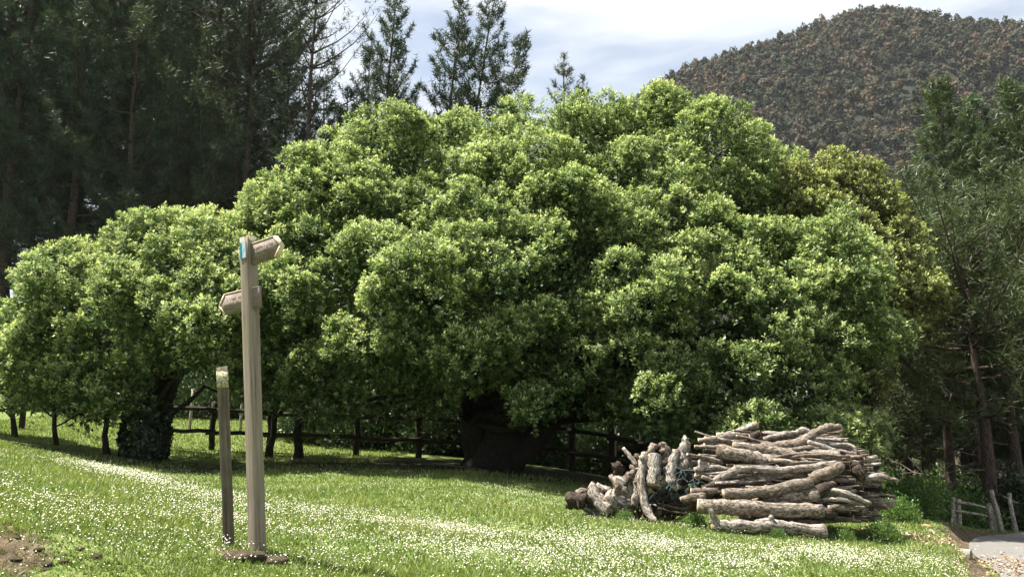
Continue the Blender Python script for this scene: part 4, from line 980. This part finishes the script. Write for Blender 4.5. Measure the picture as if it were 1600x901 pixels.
L4([(60, 640), (140, 640)], 10.55, [42, 44], 'dark log stub at the bottom heap side of the stack', seed=36, mat='bark_dark', ends=('dark', 'dark'))
L4([(1000, 535), (1100, 550), (1200, 590), (1290, 625)], [10.5, 10.4, 10.35, 10.3], [20, 20, 19, 12], 'bowed pale branch curving down to the outer end', seed=37, mat='bark_pale')
L4([(975, 600), (1100, 600), (1222, 630)], [10.45, 10.38, 10.35], [14, 15, 10], 'pale branch below the bowed one', seed=38, mat='bark_pale')
L4([(1005, 655), (1080, 650), (1135, 660)], 10.4, [20, 22, 18], 'short grey log under the pale branches', seed=39)
L4([(1130, 655), (1245, 655)], 10.4, [13, 13], 'thin straight stick beside the short grey log', seed=40)
L4([(770, 745), (885, 740)], 10.5, [14, 14], 'thin stick in the dark gap under the thickest log', seed=41)
L4([(1255, 460), (1350, 445), (1475, 475)], [10.7, 10.65, 10.6], [22, 22, 12], 'splayed tan branch sticking out at the outer end', seed=42, mat='bark_pale')
L4([(1170, 350), (1200, 410), (1235, 440)], [10.7, 10.68, 10.66], [24, 50, 40], 'dark root knob at the outer end of the stack', seed=43, mat='bark_dark', ends=('dark', 'dark'), wob=.3)
L4([(1250, 330), (1330, 320)], 10.8, [22, 20], 'pale sawn branch end near the top outer corner', seed=44, mat='bark_pale')
# thin branches poking out of the far end
r = np.random.default_rng(44)
tips = []
for i in range(105):
    v = r.random(); zy = 310 + v * 440
    xmax = np.interp(zy, (300, 360, 450, 560, 620, 700, 760), (1260, 1380, 1440, 1480, 1450, 1420, 1330))
    zx = r.uniform(1120, xmax); d = np.interp(zx, (1100, 1480), (10.35, 11.2)) + r.uniform(-.1, .35) + (1 - v) * .2
    tips.append((zx, zy, d))
for i, (zx, zy, d) in enumerate(tips):
    e = z4(zx, zy, d); e[2] = max(e[2], gz(e[0], e[1]) + .04)
    Lg = r.uniform(.7, 1.3); s0 = e + np.array([-Lg, r.uniform(-.05, .55), r.uniform(-.06, .10)])
    s0[2] = max(s0[2], gz(s0[0], s0[1]) + .05); s0[1] = max(s0[1], 10.5)
    ra = r.uniform(.018, .042)
    mid = (s0 + e) / 2 + r.normal(0, .035, 3)
    log([s0, mid, e], [ra * 1.1, ra, ra * r.uniform(.55, .95)], 'thin branch among the many poking out of the end of the stack near the gate', mat=('bark', 'bark_pale', 'bark', 'bark_dark')[i % 4], ends=(None, 'cut' if i % 3 else 'dark'), sides=7, wob=.14, seed=200 + i, group='branch ends at the gate end of the stack', n=3, name='branch')
# filling logs inside the stack
for i in range(90):
    zy = r.uniform(180, 740); q = (zy - 180) / 560
    d = np.interp(q, (0, 1), (11.55, 10.85)) + r.uniform(0, .75)
    x0 = r.uniform(90, 700) + 0; ln_ = r.uniform(350, 750); x1 = min(x0 + ln_, np.interp(zy, (180, 300, 450, 700), (1080, 1200, 1300, 1280)))
    a = z4(x0, zy + r.normal(0, 18), d); b = z4(x1, zy + r.normal(0, 18), d + r.uniform(-.1, .1))
    for e in (a, b): e[2] = max(e[2], gz(e[0], e[1]) + .06)
    ra = r.uniform(.028, .075)
    log([a, (a + b) / 2 + r.normal(0, .03, 3), b], [ra, ra * .95, ra * .8], 'grey-brown log wedged among the others inside the big stack', mat=('bark', 'bark_pale', 'bark_dark')[i % 3], ends=('cut', 'cut'), sides=8, wob=.14, seed=400 + i, group='logs inside the stack', n=3)

# branch heap
H3 = [([(215, 515), (275, 600), (350, 690)], [11.3, 11.2, 11.1], [42, 48, 46], 'fat pale log leaning against the low end of the branch heap', 'bark_pale', 0),
 ([(590, 290), (565, 430), (575, 560), (610, 680), (665, 745)], [11.25, 11.1, 11.0, 10.9, 10.75], [26, 27, 30, 32, 14], 'curved pale branch hanging down the front of the heap', 'bark_pale', 0),
 ([(655, 310), (650, 410), (640, 505)], [11.2, 11.1, 11.05], [48, 50, 46], 'broad flat pale wood slab upright in the heap', 'bark_pale', 0),
 ([(445, 255), (490, 310), (535, 370)], [11.4, 11.35, 11.3], [12, 16, 18], 'thin stick poking up from the heap', 'bark_pale', 0),
 ([(655, 230), (620, 290), (575, 390)], [11.35, 11.3, 11.25], [28, 24, 18], 'mossy forked limb at the top of the heap', 'bark', 1),
 ([(870, 190), (850, 250), (840, 330), (860, 390)], [11.3, 11.25, 11.2, 11.15], [26, 34, 42, 40], 'jagged splintered stump at the peak of the heap', 'bark_pale', 1),
 ([(800, 270), (775, 380), (770, 470), (810, 530)], [11.2, 11.1, 11.05, 11.0], [30, 40, 36, 26], 'twisted grey root hanging beside the netting', 'bark_pale', 1),
 ([(385, 490), (450, 520), (520, 560)], 11.2, [50, 58, 46], 'chunky pale stump in the middle of the heap', 'bark_pale', 2),
 ([(270, 520), (320, 545), (370, 560)], 11.35, [30, 34, 30], 'small pale chunk behind the leaning log', 'bark_pale', 1),
 ([(560, 430), (535, 540), (520, 650)], [11.15, 11.1, 11.05], [30, 34, 30], 'upright brown branch beside the curved pale one', 'bark', 1),
 ([(390, 400), (410, 390), (440, 410)], 11.5, [36, 42, 36], 'dark rotten stump at the back of the heap', 'bark_dark', 1),
 ([(440, 470), (490, 440), (530, 420)], 11.3, [26, 30, 24], 'lichen-grey knot of wood under the thin stick', 'bark', 2),
 ([(70, 620), (130, 600), (190, 600)], 11.2, [40, 52, 46], 'dark hollow rotten stump on the grass at the end of the heap', 'bark_dark', 2),
 ([(130, 560), (180, 550), (230, 570)], 11.35, [24, 28, 24], 'brown chunk lying on the rotten stump', 'bark', 1),
 ([(700, 230), (730, 280), (720, 330)], 11.4, [30, 38, 30], 'knobby brown wood chunk behind the flat slab', 'bark', 2),
 ([(330, 570), (420, 610), (490, 620)], 11.15, [46, 56, 44], 'rough crumbling stump low in the heap', 'bark_pale', 3),
 ([(880, 330), (900, 380)], 11.2, [34, 30], 'reddish broken chunk next to the splintered stump', 'bark', 1),
 ([(760, 320), (700, 340), (640, 330)], 11.35, [26, 24, 20], 'short crosswise limb behind the flat slab', 'bark', 1),
 ([(540, 310), (560, 350)], 11.5, [26, 22], 'dark knot of wood behind the mossy forked limb', 'bark_dark', 1),
 ([(680, 660), (820, 690), (930, 690)], 10.95, [8, 9, 8], 'thin twig lying on the grass in front of the netting', 'bark_dark', 0)]
for i, (pts, d, rz, lb, mt, kn) in enumerate(H3): L3(pts, d, rz, lb, mat=mt, knots=kn, seed=600 + i, wob=.16 if kn else .12, flat=bool(kn), sides=8 if kn else 11, ends=('cut', 'cut') if mt == 'bark_pale' else ('dark', 'dark'))
for i in range(120):
    zx = r.uniform(230, 960); top = np.interp(zx, (230, 300, 420, 520, 650, 760, 880, 960), (590, 540, 430, 360, 300, 290, 270, 330)); d = r.uniform(11.1, 11.75)
    v = r.random(); pz = z3(zx, top + 25, 11.3)[2]; g0 = gz(z3(zx, 500, d)[0], d)
    a = z3(zx, 500, d); a[2] = g0 + .06 + v * max(.02, pz - g0 - .1)
    dv = unit(np.array([r.normal(0, .7), r.normal(-.1, .35), r.normal(0, .7)])); ln_ = r.uniform(.20, .48)
    p0, p1 = a - dv * ln_ / 2, a + dv * ln_ / 2
    for e in (p0, p1): e[2] = max(e[2], gz(e[0], e[1]) + .03)
    ra = r.uniform(.022, .062); mt = ('bark_dark', 'bark', 'bark_pale', 'bark', 'bark_dark')[i % 5]
    log([p0, a + r.normal(0, .02, 3), p1], [ra * r.uniform(.6, 1.1), ra, ra * r.uniform(.4, 1)], 'broken piece of old wood jumbled inside the branch heap', mat=mt, ends=('dark', 'dark') if mt != 'bark_pale' else ('cut', 'dark'), sides=6, wob=.12, seed=700 + i, group='pieces inside the branch heap', n=3, flat=True)
# thin branches lying across the face of the stack
for i in range(80):
    zy = r.uniform(150, 620); d = np.interp(zy, (150, 300, 450, 620), (11.45, 10.98, 10.68, 10.46)) + r.uniform(-.05, .12)
    x0 = r.uniform(110, 1080); ln_ = r.uniform(130, 480); x1 = min(x0 + ln_, np.interp(zy, (150, 300, 450, 650), (1090, 1260, 1400, 1400)))
    if x1 - x0 < 90: continue
    tl = r.normal(0, .13); p0 = z4(x0, zy - tl * (x1 - x0) / 2, d); p1 = z4(x1, zy + tl * (x1 - x0) / 2, d + r.uniform(-.08, .08)); md = (p0 + p1) / 2 + r.normal(0, .022, 3)
    ra = r.uniform(.010, .030)
    log([p0, md, p1], [ra, ra * .95, ra * .7], 'thin branch lying across the face of the log stack', mat=('bark', 'bark_pale', 'bark_dark', 'bark')[i % 4], ends=('cut', 'cut') if i % 3 else ('dark', 'dark'), sides=7, wob=.2, seed=1000 + i, group='thin branches across the stack', n=3, name='branch')
# netting/bramble tangle between heap and stack
g = Geo()
for i in range(70):
    a = z3(r.uniform(650, 960), r.uniform(390, 640), r.uniform(10.95, 11.3)); P = [a]
    for k in range(5): P.append(P[-1] + r.normal(0, .07, 3))
    P = np.array(P); P[:, 2] = np.maximum(P[:, 2], gz(a[0], a[1]) + .01); add_tube(g, catmull(P, 3), np.full(16, r.uniform(.002, .004)), 3)
c0 = z3(800, 640, 11.1); c0[2] = gz(c0[0], c0[1]); tag(obj('netting', g.build('netting', M['net'], True, c0), loc=c0), 'tangle of blue-grey netting between the branch heap and the log stack', 'netting')

# ------------------------------------------------------------------ gate and fence by the lane
gd = 18.0
gb = at(1490, 838, gd); GZ = gz(gb[0], gd); groot = thing('pole_gate', 'rustic pole gate with three crooked rails beyond the lane', 'gate', (gb[0], gd, GZ))
off = np.array([gb[0], gd, GZ])
def gp(px, py, d=gd): return at(px, py, d)
def gpole(nm, a, b, r0, r1, sd_, ground_base=True, d=gd, par=groot, of=off, mt='stake'):
    A = gp(*a, d); B = gp(*b, d)
    if ground_base: A[2] = gz(A[0], d) - .15
    return pole(nm, A, B, r0, r1, M[mt], par, seed=sd_, off=of, n=6, wig=.008)
gpole('post', (1492, 840), (1489, 776), .058, .05, 1); gpole('post', (1500, 842), (1498, 779), .052, .046, 2, d=17.95)
for i, ((x0, y0), (x1, y1)) in enumerate((((1494, 783), (1545, 793)), ((1494, 798), (1551, 807)), ((1496, 823), (1556, 832)))): gpole('rail', (x0, y0), (x1, y1), .030, .026, 5 + i, False, 17.9)
gpole('post', (1556, 840), (1546, 786), .075, .07, 9, d=17.85); gpole('prop', (1570, 841), (1549, 765), .055, .045, 10, d=17.75); gpole('post', (1561, 840), (1552, 792), .05, .045, 11, d=17.95)
for i, (b0, b1, ra, d, lb) in enumerate((((1438, 828), (1437, 797), .06, 16.2, 'short pale stake at the verge near the leafy bush'), ((1464, 832), (1463, 781), .04, 17, 'thin upright grey stake between the bush and the gate'), ((1462, 832), (1442, 801), .022, 16.6, 'thin leaning stick propped against the verge stake'),
        ((1484, 835), (1490, 795), .03, 17.6, 'leaning stick against the gate post'), ((1588, 838), (1577, 770), .05, 18, 'reddish leaning fence stake past the gate'), ((1584, 838), (1583, 800), .04, 18.2, 'weathered short stake behind the reddish leaning one'))):
    A = gp(*b0, d); B = gp(*b1, d); A[2] = gz(A[0], d); o = pole('fence_stake', A - [0, 0, .12], B, ra, ra * .85, M['stake'], None, seed=30 + i, off=A, n=5); o.location = A; tag(o, lb, 'stake')
# stones and dry leaves on the verge
for i, (px, py, d, s, mt, lb) in enumerate(((1432, 822, 14.0, .16, 'stone', 'grey stone at the foot of the pale verge stake'), (1447, 828, 13.2, .17, 'ochre', 'ochre stone on the verge by the stakes'), (1418, 815, 13.6, .14, 'ochre', 'brown stone under the leafy bush'), (1455, 836, 12.4, .12, 'stone', 'pale rounded stone beside the ochre one'),
        (1411, 858, 9.6, .075, 'stone', 'whitish flat stone in the grass near the lane'), (1400, 857, 9.6, .05, 'stone', 'small whitish stone next to the flat one'))):
    p = at(px, py, d); o = obj('stone', rock_mesh(40 + i, M[mt], .6), loc=(p[0], d, gz(p[0], d) - s * .05), scale=(s * .6, s * .5, s * .45)); tag(o, lb, 'stone', 'stones on the verge')
# drain pipe mouth under the bank
pp_ = at(1514, 868, 10.9); x0, y0 = pp_[0] + .03, 10.9
zz = -0.36
th = np.linspace(0, 2 * math.pi, 20, endpoint=False)
def ring(rad, t_): return np.stack([rad * np.cos(th), np.full(20, t_), rad * np.sin(th)], -1)
V = np.vstack([ring(.105, 0), ring(.105, .6), ring(.08, .6), ring(.08, 0)]); k = 20; a = np.arange(k); b = np.roll(a, -1)
fs = [np.stack([a + i * k, b + i * k, b + ((i + 1) % 4) * k, a + ((i + 1) % 4) * k], -1) for i in range(4)]
o = obj('drain_pipe', mesh('drain_pipe', V, fs, M['concrete'], True), loc=(x0, y0, pp_[2] - .02), rot=(0, 0, R(50))); tag(o, 'concrete drain pipe mouth under the edge of the grass bank', 'pipe')

# ------------------------------------------------------------------ grass and daisies
r = np.random.default_rng(50)
def scatter(n, d0, d1, w0=.72, power=1.0):
    u = r.random(n); d = d0 * (d1 / d0) ** (u ** power); x = d * r.uniform(-w0, w0, n); return x, d
def on_lawn(x, y):
    d, _ = road_dist(x, y); return d > RW + .30
x, y = scatter(300000, 3.3, 19)
k = on_lawn(x, y); x, y = x[k], y[k]
z = on_mesh(x, y)
sl = np.zeros(len(x))
for (ex, ey, ex_r, ey_r, a) in ((-3.25, 5.15, .34, .30, .92), (-2.70, 4.95, .34, .12, .8), (-1.92, 6.12, .3, .14, .9), (5.6, 11.2, .6, .7, .7), (-.3, 18.9, 7, 2.6, .97), (-7.2, 17.6, 3.6, 1.2, .75)):  # blades also thinned under the crowns to deepen the painted shade
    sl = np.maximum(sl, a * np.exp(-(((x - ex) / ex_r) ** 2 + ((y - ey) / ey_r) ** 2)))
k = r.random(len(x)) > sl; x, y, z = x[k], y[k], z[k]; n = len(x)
clump = vnoise(np.stack([x, y, 0 * x], -1), 1.1); clump2 = vnoise(np.stack([x, y, 0 * x + 9], -1), 4.0)
h = (.034 + .016 * clump + .010 * clump2) * r.uniform(.6, 1.5, n) * (1 + .02 * y); h = np.maximum(h, .015)
wd = (.0035 + .00055 * y) * r.uniform(.7, 1.3, n)
az = r.random(n) * 6.283; ln_ = r.normal(0, .55, (n, 2))
B = np.stack([x, y, z - .005], -1); sd_ = np.stack([np.cos(az), np.sin(az), 0 * az], -1) * wd[:, None]
tip = B + np.stack([ln_[:, 0] * h, ln_[:, 1] * h, h], -1)
V = np.stack([B - sd_, B + sd_, tip], 1).reshape(-1, 3)
tv = np.repeat(np.clip(.42 + .22 * clump + .12 * clump2 + r.normal(0, .16, n), 0, 1), 3)
tag(obj('grass', mesh('grass', V, [np.arange(3 * n).reshape(n, 3)], M['grass'], False, {'t': tv})), 'short meadow grass covering the lawn and mound', 'grass', kind='stuff')
# sunlit field beyond the fence, tufts
x = r.uniform(-16, -3, 40000); y = r.uniform(19.5, 31, 40000); z = on_mesh(x, y); n = len(x); h = r.uniform(.03, .09, n); az = r.random(n) * 6.28
B = np.stack([x, y, z - .005], -1); sd_ = np.stack([np.cos(az), np.sin(az), 0 * az], -1) * .014
V = np.stack([B - sd_, B + sd_, B + np.stack([r.normal(0, .4, n) * h, r.normal(0, .4, n) * h, h], -1)], 1).reshape(-1, 3)
tag(obj('field_grass', mesh('field_grass', V, [np.arange(3 * n).reshape(n, 3)], M['grass'], False, {'t': np.repeat(np.clip(r.normal(.5, .2, n), 0, 1), 3)})), 'sunlit grass of the field beyond the timber fence', 'grass', kind='stuff')

# daisies: a drift along the crest of the mound and across the lawn
x, y = scatter(590000, 3.6, 17, .70)
k = on_lawn(x, y); x, y = x[k], y[k]
crest = np.array([(-8, 13), (-4.7, 9.9), (-3.6, 9.0), (-2.4, 8.6), (-.8, 8.5), (1, 8.35), (3.2, 8.6), (4.4, 8.9)])
dl = np.full(len(x), 9.0)
for i in range(len(crest) - 1):
    a, b = crest[i], crest[i + 1]; ab = b - a; u = np.clip(((x - a[0]) * ab[0] + (y - a[1]) * ab[1]) / (ab @ ab), 0, 1)
    dl = np.minimum(dl, np.hypot(x - a[0] - u * ab[0], (y - a[1] - u * ab[1])))
band = np.exp(-(dl / .50) ** 2) * sm(-6.8, -4.0, x)
nearp = np.exp(-(((x - .6) / 3.6) ** 4 + ((y - 7.1) / 1.15) ** 4)) * .42
left = np.exp(-(((x + 3.2) / 1.8) ** 2 + ((y - 6.8) / 1.6) ** 2)) * .22
backl = np.exp(-(((x - .4) / 2.2) ** 2 + ((y - 11.6) / 1.3) ** 2)) * .10
pat = np.clip(.5 + 1.1 * vnoise(np.stack([x, y, 0 * x + 3], -1), 1.5) + .7 * vnoise(np.stack([x, y, 0 * x + 3], -1), 4.5), 0, 1.5)
pdens = (.62 * band * (.35 + .8 * pat) + nearp * pat ** 1.6 + left * pat + backl * pat ** 2 * 1.6 + .018 * pat) / y ** .0
# scatter density falls as 1/d^2, so weigh back to an even cover
pdens = pdens * (y / 8.5) ** 2 * .72
k = r.random(len(x)) < pdens; x, y = x[k], y[k]; z = on_mesh(x, y); n = len(x)
hh = r.uniform(.035, .085, n); C0 = np.stack([x, y, z + hh], -1)
nrm = unit(np.stack([r.normal(0, .38, n), r.normal(-.25, .38, n), np.ones(n)], -1)); a_ = unit(np.cross(nrm, rand_dirs(n, r))); b_ = np.cross(nrm, a_)
rad = r.uniform(.0030, .0060, n)[:, None]
K = 6; pts = [C0 + (a_ * math.cos(i * 6.283 / K) + b_ * math.sin(i * 6.283 / K)) * rad for i in range(K)]
V = np.stack(pts, 1).reshape(-1, 3)
da = obj('daisies', mesh('daisies', V, [np.arange(K * n).reshape(n, K)], M['petal'], False)); tag(da, 'drift of tiny white daisies spread over the mound and lawn', 'daisies', kind='stuff')
pts = [C0 + nrm * .0025 + (a_ * math.cos(i * 6.283 / 3) + b_ * math.sin(i * 6.283 / 3)) * rad * .38 for i in range(3)]
o = obj('daisy_centres', mesh('daisy_centres', np.stack(pts, 1).reshape(-1, 3), [np.arange(3 * n).reshape(n, 3)], M['centre'], False), da); o['kind'] = 'stuff'
# dry leaves along the lane edge and on the bank
x = r.normal(6.3, .45, 1000); y = 10.2 + (x - 6.3) * 1.3 + r.normal(0, .6, 1000)
x = np.concatenate([x, r.normal(5.5, .4, 600), r.uniform(4, 12, 200)]); y = np.concatenate([y, r.normal(11.3, .6, 600), r.uniform(8, 17, 200)])
d_, zr_ = road_dist(x, y); z = np.where(d_ < RW, zr_ + .03 * (1 - (d_ / RW) ** 2) + .012, ground(x, y) + .02); n = len(x)
nn = unit(np.stack([r.normal(0, .5, n), r.normal(0, .5, n), np.ones(n)], -1)); ax = unit(np.cross(nn, rand_dirs(n, r))); Ls = r.uniform(.025, .06, n)
V, f, tt = leaves_geo(np.stack([x, y, z], -1), ax, nn, Ls, Ls * .55, r.random(n))
tag(obj('leaf_litter', mesh('leaf_litter', V, [f], M['dry'], False, {'t': tt})), 'dry brown leaves strewn along the edge of the lane', 'leaves', kind='stuff')

# ------------------------------------------------------------------ haze
m, t = new_mat('valley_haze'); pv = t.nodes.new('ShaderNodeVolumePrincipled'); pv.inputs['Color'].default_value = (0.86, 0.92, 1.0, 1); pv.inputs['Density'].default_value = 0.00008; pv.inputs['Anisotropy'].default_value = 0.2
om = t.nodes.new('ShaderNodeOutputMaterial'); t.links.new(pv.outputs['Volume'], om.inputs['Volume'])
bx0, bx1 = np.array([-950, -150, -40.0]), np.array([950, 950, 260.0])
V = np.array([[(bx0, bx1)[i][0], (bx0, bx1)[j][1], (bx0, bx1)[k_][2]] for i in (0, 1) for j in (0, 1) for k_ in (0, 1)])
tag(obj('haze', mesh('haze', V, [np.array([(0, 1, 3, 2), (4, 6, 7, 5), (0, 4, 5, 1), (2, 3, 7, 6), (0, 2, 6, 4), (1, 5, 7, 3)])], m)), 'thin pale summer haze over the valley and the far hill', 'haze', kind='stuff')
